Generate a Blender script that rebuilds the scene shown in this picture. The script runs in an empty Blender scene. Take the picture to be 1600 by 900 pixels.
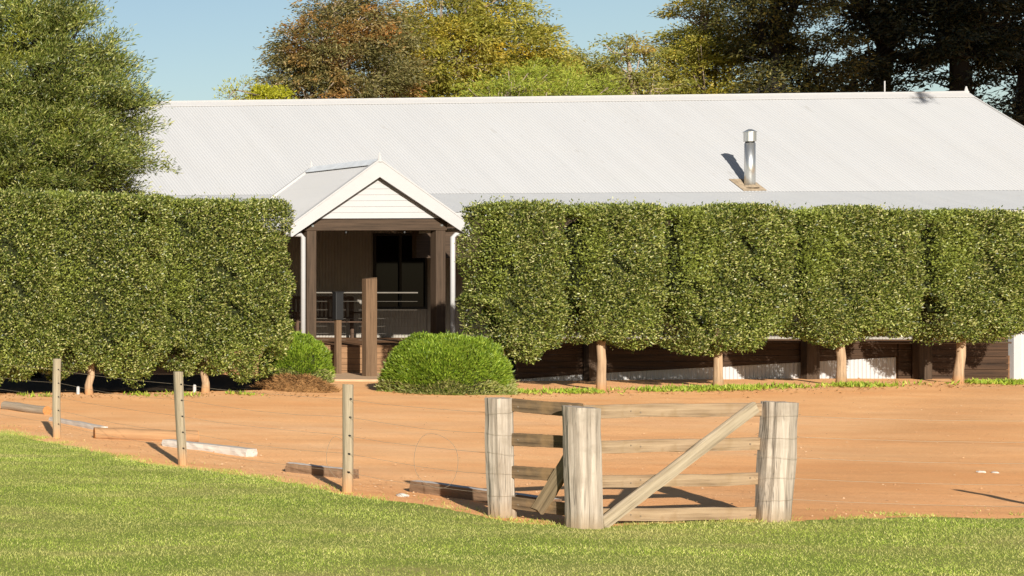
import bpy, math, random
import numpy as np
from mathutils import Vector, noise as mnoise

rng = np.random.default_rng(7)
random.seed(7)
D, C = bpy.data, bpy.context
col = C.scene.collection
R = math.radians

# ------------------------------------------------------------------ geometry of the view
EYE = 2.1                      # camera height
F = 2560.0                     # focal length in photo pixels (photo 1600 wide)
PX0, PY0 = -1350.0, 444.0      # principal point (the photo is a crop of a wider frame: camera shift)
TH = math.atan(.118)
CT, ST = math.cos(TH), math.sin(TH)
OX, OY = 28.4, 37.5            # foot of the porch front, origin of the house's own axes
SUN = Vector((1.315, 2.68, -1.09)).normalized()    # direction the light travels

def at(px, py, Y):
    return Vector(((px - PX0) * Y / F, Y, EYE - (py - PY0) * Y / F))

def sstep(a, b, x):
    t = np.clip((x - a) / (b - a), 0, 1)
    return t * t * (3 - 2 * t)

def ground_z(x, y):
    return .13 * sstep(26.5, 37, x) * sstep(22, 31.5, y)

# ------------------------------------------------------------------ object helpers
def tag(o, label=None, cat=None, group=None, kind=None):
    if label: o['label'] = label
    if cat: o['category'] = cat
    if group: o['group'] = group
    if kind: o['kind'] = kind
    return o

def link(o, parent=None):
    col.objects.link(o)
    if parent: o.parent = parent
    return o

def empty(name, loc=(0, 0, 0), rz=0, parent=None):
    o = D.objects.new(name, None)
    o.empty_display_size = .2
    o.location = loc
    o.rotation_euler = (0, 0, rz)
    return link(o, parent)

class MB:
    def __init__(s):
        s.v, s.f, s.m = [], [], []
    def add(s, verts, faces, mi=0):
        b = len(s.v)
        s.v.extend([tuple(p) for p in verts])
        s.f.extend([tuple(b + i for i in f) for f in faces])
        s.m.extend([mi] * len(faces))
    def box(s, x0, x1, y0, y1, z0, z1, mi=0):
        s.add([(x0, y0, z0), (x1, y0, z0), (x1, y1, z0), (x0, y1, z0), (x0, y0, z1), (x1, y0, z1), (x1, y1, z1), (x0, y1, z1)],
              [(0, 3, 2, 1), (4, 5, 6, 7), (0, 1, 5, 4), (1, 2, 6, 5), (2, 3, 7, 6), (3, 0, 4, 7)], mi)
    def prism(s, poly, ext, mi=0):
        """closed planar polygon swept along ext"""
        n = len(poly); e = Vector(ext)
        a = [Vector(p) for p in poly]
        s.add(a + [p + e for p in a], [tuple(range(n))[::-1], tuple(range(n, 2 * n))] + [(i, (i + 1) % n, n + (i + 1) % n, n + i) for i in range(n)], mi)
    def tube(s, pts, rad, n=8, cap=True, mi=0):
        pts = [Vector(p) for p in pts]
        if not hasattr(rad, '__len__'): rad = [rad] * len(pts)
        vs, fs = [], []
        t0 = (pts[1] - pts[0]).normalized()
        up = Vector((0, 0, 1)) if abs(t0.z) < .9 else Vector((0, 1, 0))
        a = t0.cross(up).normalized()
        for i, p in enumerate(pts):
            t = (pts[min(i + 1, len(pts) - 1)] - pts[max(i - 1, 0)]).normalized()
            a = (a - t * a.dot(t)).normalized(); b = t.cross(a)
            for k in range(n):
                an = 2 * math.pi * k / n
                vs.append(p + (a * math.cos(an) + b * math.sin(an)) * rad[i])
        for i in range(len(pts) - 1):
            for k in range(n):
                k2 = (k + 1) % n
                fs.append((i * n + k, i * n + k2, (i + 1) * n + k2, (i + 1) * n + k))
        if cap:
            fs.append(tuple(range(n))[::-1]); fs.append(tuple(range((len(pts) - 1) * n, len(pts) * n)))
        s.add(vs, fs, mi)
    def build(s, name, mat, parent=None, loc=None, rz=None, bevel=0, smooth=False):
        me = D.meshes.new(name)
        me.from_pydata(s.v, [], s.f)
        for m in (mat if isinstance(mat, (list, tuple)) else [mat]): me.materials.append(m)
        me.polygons.foreach_set('material_index', s.m)
        if smooth: me.polygons.foreach_set('use_smooth', [True] * len(s.f))
        me.update()
        o = link(D.objects.new(name, me), parent)
        if loc is not None: o.location = loc
        if rz is not None: o.rotation_euler = (0, 0, rz)
        if bevel:
            md = o.modifiers.new('bevel', 'BEVEL'); md.width = bevel; md.segments = 2; md.limit_method = 'ANGLE'
        return o

def np_mesh(name, V, Fq, mats, midx=None, smooth=False):
    """V (n,3) array, Fq (m,k) index array"""
    me = D.meshes.new(name)
    m, k = Fq.shape
    me.vertices.add(len(V)); me.vertices.foreach_set('co', np.ascontiguousarray(V, np.float32).ravel())
    me.loops.add(m * k); me.loops.foreach_set('vertex_index', np.ascontiguousarray(Fq, np.int32).ravel())
    me.polygons.add(m)
    me.polygons.foreach_set('loop_start', np.arange(0, m * k, k, dtype=np.int32))
    me.polygons.foreach_set('loop_total', np.full(m, k, np.int32))
    for mt in mats: me.materials.append(mt)
    if midx is not None: me.polygons.foreach_set('material_index', midx.astype(np.int32))
    if smooth: me.polygons.foreach_set('use_smooth', np.ones(m, bool))
    me.update(calc_edges=True)
    return me

def unit(a): return a / np.maximum(np.linalg.norm(a, axis=1, keepdims=True), 1e-9)

def leaves(P, Dr, L, W, fold=.25):
    """one folded diamond per leaf: base, side, tip, side"""
    n = len(P)
    Dr = unit(Dr)
    S = unit(np.cross(Dr, rng.normal(size=(n, 3))))
    N = np.cross(Dr, S)
    L = np.broadcast_to(L, n)[:, None]; W = np.broadcast_to(W, n)[:, None]
    mid = P + Dr * L * .48
    V = np.stack([P, mid + S * W * .5 + N * W * fold, P + Dr * L, mid - S * W * .5 + N * W * fold], 1).reshape(-1, 3)
    return V, np.arange(4 * n).reshape(n, 4)

# ------------------------------------------------------------------ materials
class NT:
    def __init__(s, name):
        s.mat = D.materials.new(name); s.mat.use_nodes = True
        s.t = s.mat.node_tree; s.n = s.t.nodes; s.n.clear()
        s.out = s.n.new('ShaderNodeOutputMaterial')
        s.co = None
    def node(s, typ, **kw):
        nd = s.n.new('ShaderNode' + typ)
        for k, v in kw.items():
            if k in nd.inputs: s.set(nd.inputs[k], v)
            else: setattr(nd, k, v)
        return nd
    def set(s, sock, v):
        if isinstance(v, bpy.types.NodeSocket): s.t.links.new(v, sock)
        elif isinstance(v, (tuple, list)) and len(v) == 3 and sock.type == 'RGBA': sock.default_value = (*v, 1)
        else: sock.default_value = v
    def coord(s, world=False):
        if world:
            return s.node('NewGeometry').outputs['Position']
        return s.node('TexCoord').outputs['Object']
    def mapping(s, vec, scale=(1, 1, 1), rot=(0, 0, 0), loc=(0, 0, 0)):
        m = s.node('Mapping'); s.set(m.inputs['Vector'], vec)
        m.inputs['Scale'].default_value = scale; m.inputs['Rotation'].default_value = rot; m.inputs['Location'].default_value = loc
        return m.outputs[0]
    def noise(s, vec, scale, detail=4, rough=.55):
        nd = s.node('TexNoise'); s.set(nd.inputs['Vector'], vec)
        nd.inputs['Scale'].default_value = scale; nd.inputs['Detail'].default_value = detail; nd.inputs['Roughness'].default_value = rough
        return nd.outputs['Fac']
    def ramp(s, fac, stops, interp='LINEAR'):
        nd = s.node('ValToRGB'); s.set(nd.inputs['Fac'], fac)
        r = nd.color_ramp; r.interpolation = interp
        while len(r.elements) < len(stops): r.elements.new(.5)
        for e, (p, c) in zip(r.elements, stops):
            e.position = p; e.color = (c, c, c, 1) if not hasattr(c, '__len__') else (*c, 1)
        return nd.outputs['Color']
    def mix(s, fac, a, b, mode='MIX'):
        nd = s.node('Mix'); nd.data_type = 'RGBA'; nd.blend_type = mode
        s.set(nd.inputs[0], fac); s.set(nd.inputs[6], a); s.set(nd.inputs[7], b)
        return nd.outputs[2]
    def math(s, op, a, b=0.0):
        nd = s.node('Math'); nd.operation = op; s.set(nd.inputs[0], a); s.set(nd.inputs[1], b)
        return nd.outputs[0]
    def bump(s, h, strength=.5, dist=.01):
        nd = s.node('Bump'); s.set(nd.inputs['Height'], h); nd.inputs['Strength'].default_value = strength; nd.inputs['Distance'].default_value = dist
        return nd.outputs[0]
    def principled(s, base, rough=.7, spec=.3, metal=0, normal=None):
        b = s.node('BsdfPrincipled')
        s.set(b.inputs['Base Color'], base); s.set(b.inputs['Roughness'], rough)
        b.inputs['Specular IOR Level'].default_value = spec; b.inputs['Metallic'].default_value = metal
        if normal is not None: s.set(b.inputs['Normal'], normal)
        s.t.links.new(b.outputs[0], s.out.inputs[0])
        return b

def plain(name, c, rough=.7, spec=.3, metal=0, var=.12, scale=6):
    t = NT(name)
    n = t.noise(t.coord(), scale, 5)
    k = t.ramp(n, [(.25, 1 - var), (.75, 1 + var)])
    t.principled(t.mix(1, c, k, 'MULTIPLY'), rough, spec, metal)
    return t.mat

def wood(name, dark, light, axis=2, scale=1.0, rough=.85, crack=.5, tint=None, tint_z=0, blotch=None, bleached=None):
    """grain runs along the chosen object axis"""
    t = NT(name); c = t.coord()
    sc = [34 * scale] * 3; sc[axis] = 1.3 * scale
    g = t.noise(t.mapping(c, sc), 1, 6, .65)
    sc2 = [90 * scale] * 3; sc2[axis] = 2.2 * scale
    g2 = t.noise(t.mapping(c, sc2), 1, 3, .5)
    big = t.noise(c, 3.1, 3)
    base = t.ramp(g, [(.28, dark), (.5, tuple(.45 * d + .55 * l for d, l in zip(dark, light))), (.7, light)])
    cr = t.ramp(g2, [(.30, 1 - crack), (.42, 1)])
    base = t.mix(1, base, cr, 'MULTIPLY')
    base = t.mix(t.ramp(big, [(.4, 0), (.7, .5)]), base, tuple(.75 * x for x in light))
    if blotch: base = t.mix(t.ramp(t.noise(c, 5, 4), [(.52, 0), (.66, .6)]), base, blotch)
    if bleached:
        nz = t.node('SeparateXYZ'); t.set(nz.inputs[0], t.node('NewGeometry').outputs['Normal'])
        base = t.mix(t.ramp(nz.outputs[2], [(.6, 0), (.85, .9)]), base, bleached)
    if tint:
        z = t.node('SeparateXYZ'); t.set(z.inputs[0], c)
        f = t.ramp(t.math('ADD', z.outputs[2], t.math('MULTIPLY', big, .14)), [(.05, .85), (max(.08, tint_z), 0)])
        base = t.mix(f, base, tint)
    t.principled(base, rough, .2, 0, t.bump(t.math('ADD', g, g2), .55, .006))
    return t.mat

def leafmat(name, stops, clump=(.8, .3), rough=.45, spec=.4, trans=.3, hue=None, world=False, stretch=(1, 1, 1)):
    """colour varies leaf by leaf and by bough"""
    t = NT(name)
    rnd = t.node('NewGeometry').outputs['Random Per Island']
    base = t.ramp(rnd, stops)
    n = t.noise(t.coord(world), clump[0], 3)
    k = t.ramp(n, [(.3, 1 - clump[1]), (.7, 1 + clump[1])])
    base = t.mix(1, base, k, 'MULTIPLY')
    if hue:
        n2 = t.noise(t.mapping(t.coord(world), stretch, loc=(7, 3, 1)), hue[0], 5)
        base = t.mix(t.ramp(n2, [(hue[2], 0), (hue[3], .85)]), base, t.mix(1, hue[1], t.ramp(rnd, [(0, .55), (1, 1.35)]), 'MULTIPLY'))
    p = t.node('BsdfPrincipled')
    t.set(p.inputs['Base Color'], base); p.inputs['Roughness'].default_value = rough; p.inputs['Specular IOR Level'].default_value = spec
    tr = t.node('BsdfTranslucent'); t.set(tr.inputs['Color'], t.mix(1, base, (1.15, 1.2, .6), 'MULTIPLY'))
    m = t.node('MixShader'); m.inputs[0].default_value = trans
    t.t.links.new(p.outputs[0], m.inputs[1]); t.t.links.new(tr.outputs[0], m.inputs[2]); t.t.links.new(m.outputs[0], t.out.inputs[0])
    return t.mat

M = {}
M['white'] = plain('white_paint', (.345, .34, .338), .55, .3, var=.03)
M['cream_wall'] = plain('cream_corrugated_wall', (.25, .23, .20), .6, .2, var=.06)
M['dark_timber'] = wood('dark_oiled_timber', (.022, .015, .0095), (.078, .051, .033), 2, .8, .75, .35)
M['dark_beam'] = wood('dark_oiled_beam', (.022, .015, .0095), (.074, .048, .031), 0, .8, .75, .35)
M['ramp_shade_timber'] = wood('shaded_ramp_timber', (.014, .009, .006), (.066, .037, .021), 0, .8, .75, .35)  # deck brown darkened so the hedge's shadow is in the colour
M['skirt_timber'] = wood('brown_step_timber', (.10, .053, .026), (.29, .165, .085), 0, .8, .75, .35)
M['bollard_timber'] = wood('brown_post_timber', (.055, .032, .017), (.16, .098, .055), 2, .8, .75, .35)
M['deck_timber'] = wood('deck_timber', (.06, .030, .014), (.20, .105, .052), 0, .8, .75, .35)
M['grey_timber'] = wood('weathered_timber', (.145, .11, .078), (.415, .355, .29), 2, 1, .9, .78, (.22, .15, .08), .22, (.20, .165, .125))
M['post_timber'] = wood('weathered_post', (.16, .125, .08), (.31, .26, .18), 2, 1.4, .9, .35, (.38, .19, .075), .30)
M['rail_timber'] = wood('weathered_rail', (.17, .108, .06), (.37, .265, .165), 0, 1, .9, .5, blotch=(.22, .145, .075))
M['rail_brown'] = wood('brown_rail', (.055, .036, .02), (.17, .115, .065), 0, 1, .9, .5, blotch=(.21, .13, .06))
M['sleeper_white'] = wood('bleached_timber', (.32, .285, .245), (.52, .48, .43), 0, 1, .9, .4)
M['sleeper_brown'] = wood('dusty_brown_timber', (.085, .048, .026), (.22, .135, .08), 0, 1, .9, .4, bleached=(.46, .42, .38))
M['log_dusty'] = wood('dust_covered_log', (.24, .13, .06), (.33, .19, .095), 0, 1, .95, .2)
M['log_grey'] = wood('grey_log', (.16, .12, .08), (.33, .27, .2), 0, 1, .95, .4)
M['log_end'] = plain('sawn_log_end', (.36, .16, .055), .9, .1, var=.2, scale=30)
M['trunk_tan'] = wood('hedge_trunk_bark', (.17, .11, .065), (.42, .29, .18), 2, .6, .95, .3, (.42, .22, .09), .25)
M['bark_grey'] = wood('gum_bark', (.10, .075, .055), (.34, .27, .20), 2, .25, .9, .3)
M['bark_dark'] = wood('dark_bark', (.006, .0055, .005), (.018, .016, .014), 2, .25, .95, .3)
M['steel_wire'] = plain('galvanised_wire', (.30, .24, .17), .6, .3, .3)
M['old_wire'] = plain('old_wire', (.20, .155, .11), .7, .2, .2)
M['bare_steel'] = plain('dull_steel', (.20, .18, .15), .5, .4, .4)
M['black'] = plain('black_paint', (.012, .012, .012), .5, .3)
M['rock'] = plain('pale_stone', (.45, .41, .36), .9, .2, var=.2, scale=25)
M['slab'] = plain('dusty_slab', (.40, .27, .165), .9, .15, var=.15, scale=5)
M['bench_timber'] = plain('dark_bench_timber', (.07, .04, .024), .6, .35, var=.25)
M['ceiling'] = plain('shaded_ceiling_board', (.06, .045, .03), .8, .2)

def roof_mat(name, c, rough, spec):
    t = NT(name); co = t.coord()
    n = t.noise(t.mapping(co, (2.2, .25, .25)), 1, 4)
    n2 = t.noise(co, .9, 3)
    base = t.mix(1, c, t.ramp(n, [(.3, .965), (.7, 1.03)]), 'MULTIPLY')
    base = t.mix(t.ramp(n2, [(.45, 0), (.75, .35)]), base, (c[0], c[1] * .985, c[2] * .955))
    # sparse dirt specks and end-lap lines of the sheets
    sp = t.noise(t.mapping(co, (1.5, .6, .6)), 3.2, 2)
    base = t.mix(t.ramp(sp, [(.70, 0), (.78, .35)]), base, (c[0] * .72, c[1] * .68, c[2] * .62))
    # side laps of the sheets: one thin line every ten ribs, broken by the sheets' dirt
    xx = t.node('SeparateXYZ'); t.set(xx.inputs[0], co)
    fr = t.math('FRACT', t.math('MULTIPLY', xx.outputs[0], 1 / .762))
    ln_ = t.math('MULTIPLY', t.math('LESS_THAN', fr, .035), t.ramp(t.noise(t.mapping(co, (.9, .7, .7)), 1.7, 3), [(.42, 0), (.62, .13)]))
    base = t.mix(ln_, base, (c[0] * .55, c[1] * .53, c[2] * .50))
    t.principled(base, rough, spec)
    return t.mat
M['roof'] = roof_mat('white_roof_steel', (.338, .340, .346), .5, .25)
M['porch_roof'] = roof_mat('lightened_white_roof_steel', (.43, .425, .42), .5, .25)  # lightened to offset the weaker sun on the porch slope
M['verandah_roof'] = roof_mat('pale_grey_roof_steel', (.37, .373, .375), .45, .3)
M['roof_grey'] = plain('grey_roof_capping', (.50, .52, .54), .5, .3)
M['rust_plate'] = plain('rusty_flashing', (.25, .195, .135), .8, .2, var=.35, scale=9)

def steel():
    t = NT('flue_steel')
    n = t.noise(t.mapping(t.coord(), (20, 20, 2)), 1, 4)
    t.principled(t.ramp(n, [(.3, (.42, .42, .40)), (.7, (.62, .62, .60))]), .32, .5, .85)
    return t.mat
M['flue'] = steel()

def glass():
    t = NT('dark_window_glass')
    b = t.principled((.004, .004, .005), .05, .22)
    return t.mat
M['glass'] = glass()

def dirt():
    t = NT('orange_dirt'); p = t.coord(True)
    big = t.noise(t.mapping(p, (.16, .30, 1)), 1, 5)
    mid = t.noise(p, 1.6, 6, .6)
    fine = t.noise(p, 24, 6, .7)
    grit = t.noise(p, 95, 3, .6)
    base = t.ramp(big, [(.30, (.72, .355, .145)), (.5, (.77, .42, .19)), (.72, (.80, .48, .25))])
    base = t.mix(t.ramp(mid, [(.42, .0), (.72, .35)]), base, (.66, .27, .09))
    # wheel tracks: long bands of packed, paler and redder earth along the drive
    d = t.node('TexWave'); d.wave_type = 'BANDS'; d.bands_direction = 'Y'
    t.set(d.inputs['Vector'], t.mapping(p, (1, 1, 1), (0, 0, R(-9))))
    d.inputs['Scale'].default_value = .17; d.inputs['Distortion'].default_value = 5; d.inputs['Detail'].default_value = 3; d.inputs['Detail Scale'].default_value = .5
    base = t.mix(t.ramp(d.outputs['Fac'], [(.55, 0), (.95, .12)]), base, (.56, .235, .085))
    z_ = t.node('SeparateXYZ'); t.set(z_.inputs[0], p)
    base = t.mix(t.ramp(t.math('ADD', t.math('MULTIPLY', z_.outputs[1], .04), t.math('MULTIPLY', big, .25)), [(.70, .6), (.92, 0)]), base, (.60, .25, .085))   # redder unworn verge by the lawn
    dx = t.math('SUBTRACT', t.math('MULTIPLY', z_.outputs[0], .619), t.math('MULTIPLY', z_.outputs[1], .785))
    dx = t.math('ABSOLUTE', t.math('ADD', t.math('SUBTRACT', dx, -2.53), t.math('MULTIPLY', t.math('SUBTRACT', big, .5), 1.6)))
    base = t.mix(t.ramp(dx, [(.25, .30), (.95, 0)]), base, (.50, .245, .10))   # soft diagonal shadow across the drive, painted into the dirt colour
    # fine streaks left by tyres and raking
    st = t.noise(t.mapping(p, (.5, 7, 1), (0, 0, R(-6))), 1, 5, .6)
    base = t.mix(1, base, t.ramp(st, [(.3, .95), (.7, 1.04)]), 'MULTIPLY')
    base = t.mix(1, base, t.ramp(fine, [(.3, .88), (.7, 1.08)]), 'MULTIPLY')
    base = t.mix(t.ramp(grit, [(.66, 0), (.74, .6)]), base, (.80, .58, .37))
    base = t.mix(t.ramp(grit, [(.26, .5), (.33, 0)]), base, (.30, .12, .04))
    h = t.math('ADD', t.math('MULTIPLY', fine, .6), t.math('ADD', t.math('MULTIPLY', mid, 1.4), t.math('MULTIPLY', grit, .25)))
    t.principled(base, .95, .1, 0, t.bump(h, .35, .03))
    return t.mat
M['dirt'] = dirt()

def lawn_mat():
    t = NT('mown_turf'); p = t.coord(True)
    a = t.noise(t.mapping(p, (.5, 1.3, 1)), 1.2, 4)
    b = t.noise(p, 30, 5, .7)
    base = t.ramp(a, [(.3, (.18, .23, .035)), (.55, (.25, .27, .06)), (.75, (.34, .30, .10))])
    base = t.mix(1, base, t.ramp(b, [(.3, .55), (.7, 1.2)]), 'MULTIPLY')
    t.principled(base, .95, .1, 0, t.bump(b, .6, .02))
    return t.mat
M['lawn'] = lawn_mat()
M['ground_shade'] = plain('dark_ground_shade', (.035, .024, .015), .95, .05, var=.5, scale=9)
M['mound'] = plain('dry_brown_litter', (.20, .105, .04), .95, .1, var=.5, scale=14)

M['hedge'] = leafmat('clipped_hedge_leaf', [(0, (.018, .030, .005)), (.35, (.080, .112, .015)), (.68, (.225, .255, .048)), (.93, (.37, .36, .125)), (1, (.43, .41, .21))], (1.1, .20), .42, .4, .30, (.9, (.19, .23, .035), .54, .72))
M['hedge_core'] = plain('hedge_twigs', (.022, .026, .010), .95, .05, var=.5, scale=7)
M['fresh'] = leafmat('round_bush_leaf', [(0, (.06, .115, .007)), (.5, (.145, .215, .013)), (1, (.25, .32, .04))], (3, .25), .5, .35, .3)
M['fresh_pale'] = leafmat('round_bush_skirt_leaf', [(0, (.13, .16, .03)), (.5, (.24, .25, .07)), (1, (.34, .32, .13))], (3, .25), .5, .35, .3)
M['bigtree'] = leafmat('fine_dark_leaf', [(0, (.040, .062, .010)), (.45, (.095, .122, .018)), (.8, (.195, .21, .042)), (1, (.36, .34, .13))], (1.3, .5), .45, .4, .22, (1.1, (.19, .19, .015), .55, .72))
M['gum_rust'] = leafmat('rusty_gum_leaf', [(0, (.06, .06, .018)), (.5, (.13, .12, .036)), (1, (.26, .215, .09))], (.6, .3), .5, .3, .35, (.5, (.36, .14, .03), .51, .66), True)
M['gum_gold'] = leafmat('golden_gum_leaf', [(0, (.11, .12, .014)), (.5, (.24, .23, .030)), (1, (.40, .34, .075))], (.6, .35), .5, .3, .4, (.55, (.46, .30, .02), .52, .68), True)
M['gum_olive'] = leafmat('olive_gum_leaf', [(0, (.09, .105, .018)), (.5, (.20, .205, .035)), (1, (.35, .31, .09))], (.6, .35), .5, .3, .4, (.5, (.40, .24, .04), .55, .70), True)
M['wattle'] = leafmat('feathery_green_leaf', [(0, (.14, .19, .02)), (.5, (.26, .31, .035)), (1, (.38, .39, .08))], (.6, .25), .6, .2, .35)
M['lime'] = leafmat('lime_shrub_leaf', [(0, (.20, .21, .01)), (.5, (.34, .33, .02)), (1, (.46, .44, .06))], (.6, .2), .6, .2, .4)
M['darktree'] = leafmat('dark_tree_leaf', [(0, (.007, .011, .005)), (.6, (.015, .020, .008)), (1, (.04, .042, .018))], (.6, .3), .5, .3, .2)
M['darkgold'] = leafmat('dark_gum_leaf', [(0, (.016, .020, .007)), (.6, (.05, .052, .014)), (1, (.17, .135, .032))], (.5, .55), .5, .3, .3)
M['blade'] = leafmat('grass_blade', [(0, (.17, .25, .03)), (.4, (.33, .41, .065)), (.75, (.48, .51, .12)), (1, (.68, .61, .28))], (1.3, .30), .6, .2, .45, (1.1, (.52, .46, .20), .46, .70), True, (.40, 1.8, 1))
M['weed'] = leafmat('weed_leaf', [(0, (.14, .22, .02)), (.6, (.27, .34, .035)), (1, (.42, .43, .09))], (2, .2), .6, .2, .35)

# ------------------------------------------------------------------ ground, lawn, grass
def ticks(*segs):
    out = []
    for a, b, st in segs: out += list(np.arange(a, b, st))
    return np.array(out + [segs[-1][1]])

EDGE = [(14.4, 60), (13.6, 34), (12.55, 24.6), (12.43, 23.58), (12.13, 21.4), (11.98, 19.13), (12.25, 18.04), (12.15, 16.49), (12.32, 15.77), (12.33, 15.1),
        (12.22, 14.52), (12.83, 14.25), (13.9, 14.55), (14.85, 14.6), (15.95, 14.82), (17.1, 14.85), (19, 14.8), (24, 14.9), (60, 15.2)]
def edge_dist(x, y):
    """approximate signed distance to the lawn's edge: positive on the lawn"""
    d = np.full(np.shape(x), 1e9)
    E2 = np.array(EDGE)
    for (ax, ay), (bx, by) in zip(E2[:-1], E2[1:]):
        t = np.clip(((x - ax) * (bx - ax) + (y - ay) * (by - ay)) / ((bx - ax) ** 2 + (by - ay) ** 2), 0, 1)
        d = np.minimum(d, np.hypot(x - ax - t * (bx - ax), y - ay - t * (by - ay)))
    xe = np.interp(y, E2[11::-1, 1], E2[11::-1, 0])          # the arm along the fence
    ye = np.interp(x, E2[10:, 0], E2[10:, 1])                # the arm along the drive
    inside = np.where(y > 14.6, x < xe, (x < 12.3) | (y < ye))
    inside = np.where((x > 12.3) & (y > ye), False, inside)
    return np.where(inside, d, -d)

def vnoise(x, y, s, seed=0.0):
    return np.array([mnoise.noise(Vector((a * s, b * s, seed))) for a, b in zip(np.ravel(x), np.ravel(y))]).reshape(np.shape(x))

xs = ticks((-420, -20, 40), (-20, 4, 4), (4, 44, .22), (44, 70, 4), (70, 430, 40))
ys = ticks((-60, 4, 8), (4, 11, 1), (11, 42, .22), (42, 70, 4), (70, 640, 40))
X, Y = np.meshgrid(xs, ys)
Z = ground_z(X, Y)
near = (X > 4) & (X < 44) & (Y > 11) & (Y < 42)
amp = np.zeros_like(Z)
off = edge_dist(X, Y)
amp[near] = .022 * vnoise(X[near], Y[near], .7) + .012 * vnoise(X[near], Y[near], 2.3, 4)
Z = Z + np.where(off > 0, -.015, amp * np.clip(-off / .4, 0, 1) * (1 - .7 * sstep(33, 34, Y)))
ny, nx = X.shape
I = np.arange(nx * ny).reshape(ny, nx)
Q = np.stack([I[:-1, :-1], I[:-1, 1:], I[1:, 1:], I[1:, :-1]], -1).reshape(-1, 4)
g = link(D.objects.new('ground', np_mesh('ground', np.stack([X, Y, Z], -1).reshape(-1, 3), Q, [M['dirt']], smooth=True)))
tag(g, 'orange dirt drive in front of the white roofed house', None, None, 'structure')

# lawn: one sheet with a ragged edge
pts = []
for (ax, ay), (bx, by) in zip(EDGE[:-1], EDGE[1:]):
    n = max(2, int(min(60, math.hypot(bx - ax, by - ay) / .07)))
    for k in range(n):
        t = k / n; x, y = ax + (bx - ax) * t, ay + (by - ay) * t
        pts.append((x + .16 * mnoise.noise(Vector((x * 1.7, y * 1.7, 1))) - .13 + .09 * mnoise.noise(Vector((x * 7, y * 7, 2))),
                    y + .14 * mnoise.noise(Vector((x * 1.7, y * 1.7, 5))) - .13 + .08 * mnoise.noise(Vector((x * 7, y * 7, 6)))))
pts += [(60, 15.2), (60, -40), (-150, -40), (-150, 60)]
mb = MB(); mb.add([(x, y, .006) for x, y in pts], [tuple(range(len(pts)))[::-1]])
lw = mb.build('lawn', M['lawn']); tag(lw, 'mown green lawn in front of the fence', None, None, 'structure')
if lw.data.polygons[0].normal.z < 0: lw.data.flip_normals()

def grass():
    n = 820000
    y = rng.uniform(11.2, 26, n); x = rng.uniform(4.5, 19, n)
    k = (x > .50 * y - .6) & (x < 1.17 * y + .8)
    x, y = x[k], y[k]
    d = edge_dist(x, y) + .30 * (np.sin(x * 5.1 + 2 * np.sin(y * 3.3)) * np.sin(y * 4.7 + x)) * .8
    patch = .5 + .5 * np.sin(x * 2.3 + 1.7 * np.sin(y * 2.9)) * np.sin(y * 3.1 + 1.3 * np.sin(x * 1.9))
    bare = np.exp(-((x - 12.0) / .55) ** 2 - ((y - 15.2) / .8) ** 2)          # worn turf by the gate
    keep = (d > 0) & (rng.random(len(x)) < np.clip(.35 + d * 2.2, 0, 1) * (1 - .75 * bare * (patch > .35)) * (.85 + .15 * patch))
    sp = (d > -.45) & (d <= 0) & (rng.random(len(x)) < .16 * np.exp(d * 6) * (np.sin(x * 9 + 2 * np.sin(y * 7)) * np.sin(y * 11 + x) > -.1))     # stragglers on the dirt
    k = keep | sp
    x, y, d, patch = x[k], y[k], d[k], patch[k]
    n = len(x)
    h = rng.uniform(.012, .026, n) * (.85 + .3 * patch) * np.where(np.abs(d) < .28, 1.45, 1)
    w = rng.uniform(.004, .0075, n)
    a = rng.uniform(0, 2 * math.pi, n); ln = rng.uniform(.2, 1.15, n) * h; la = rng.uniform(0, 2 * math.pi, n)
    cx, cy = np.cos(a) * w / 2, np.sin(a) * w / 2
    V = np.empty((n, 3, 3))
    V[:, 0] = np.stack([x - cx, y - cy, np.zeros(n)], 1); V[:, 1] = np.stack([x + cx, y + cy, np.zeros(n)], 1)
    V[:, 2] = np.stack([x + np.cos(la) * ln, y + np.sin(la) * ln, h], 1)
    o = link(D.objects.new('grass', np_mesh('grass', V.reshape(-1, 3), np.arange(3 * n).reshape(n, 3), [M['blade']])))
    tag(o, 'short green grass blades of the mown lawn', 'grass', None, 'stuff')
grass()

def weeds():
    n = 9000
    x = rng.uniform(26.5, 37.6, n); yc = 31.75 + .085 * (x - 28)
    y = yc + rng.normal(0, .20, n) - .12
    pat = np.sin(x * 1.9) + np.sin(x * 4.3 + 1) * .6 + np.sin(x * .8 + 2) * .8
    k = rng.random(n) < np.clip(.35 + .4 * pat, .03, 1)
    x, y = x[k], y[k]
    x2 = rng.uniform(13, 21.5, 900); y2 = 30.4 + .1 * (x2 - 15) + rng.normal(0, .22, 900)
    k2 = (np.sin(x2 * 2.7) + np.sin(x2 * 6.1)) > .5
    x, y = np.r_[x, x2[k2]], np.r_[y, y2[k2]]
    n = len(x)
    Dr = np.stack([rng.normal(0, .6, n), rng.normal(0, .6, n), np.ones(n)], 1)
    V, Fq = leaves(np.stack([x, y, ground_z(x, y)], 1), Dr, rng.uniform(.05, .13, n), rng.uniform(.02, .035, n))
    o = link(D.objects.new('weeds', np_mesh('weeds', V, Fq, [M['weed']])))
    tag(o, 'low green weeds growing along the foot of the hedge', 'weeds', None, 'stuff')
weeds()

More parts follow.
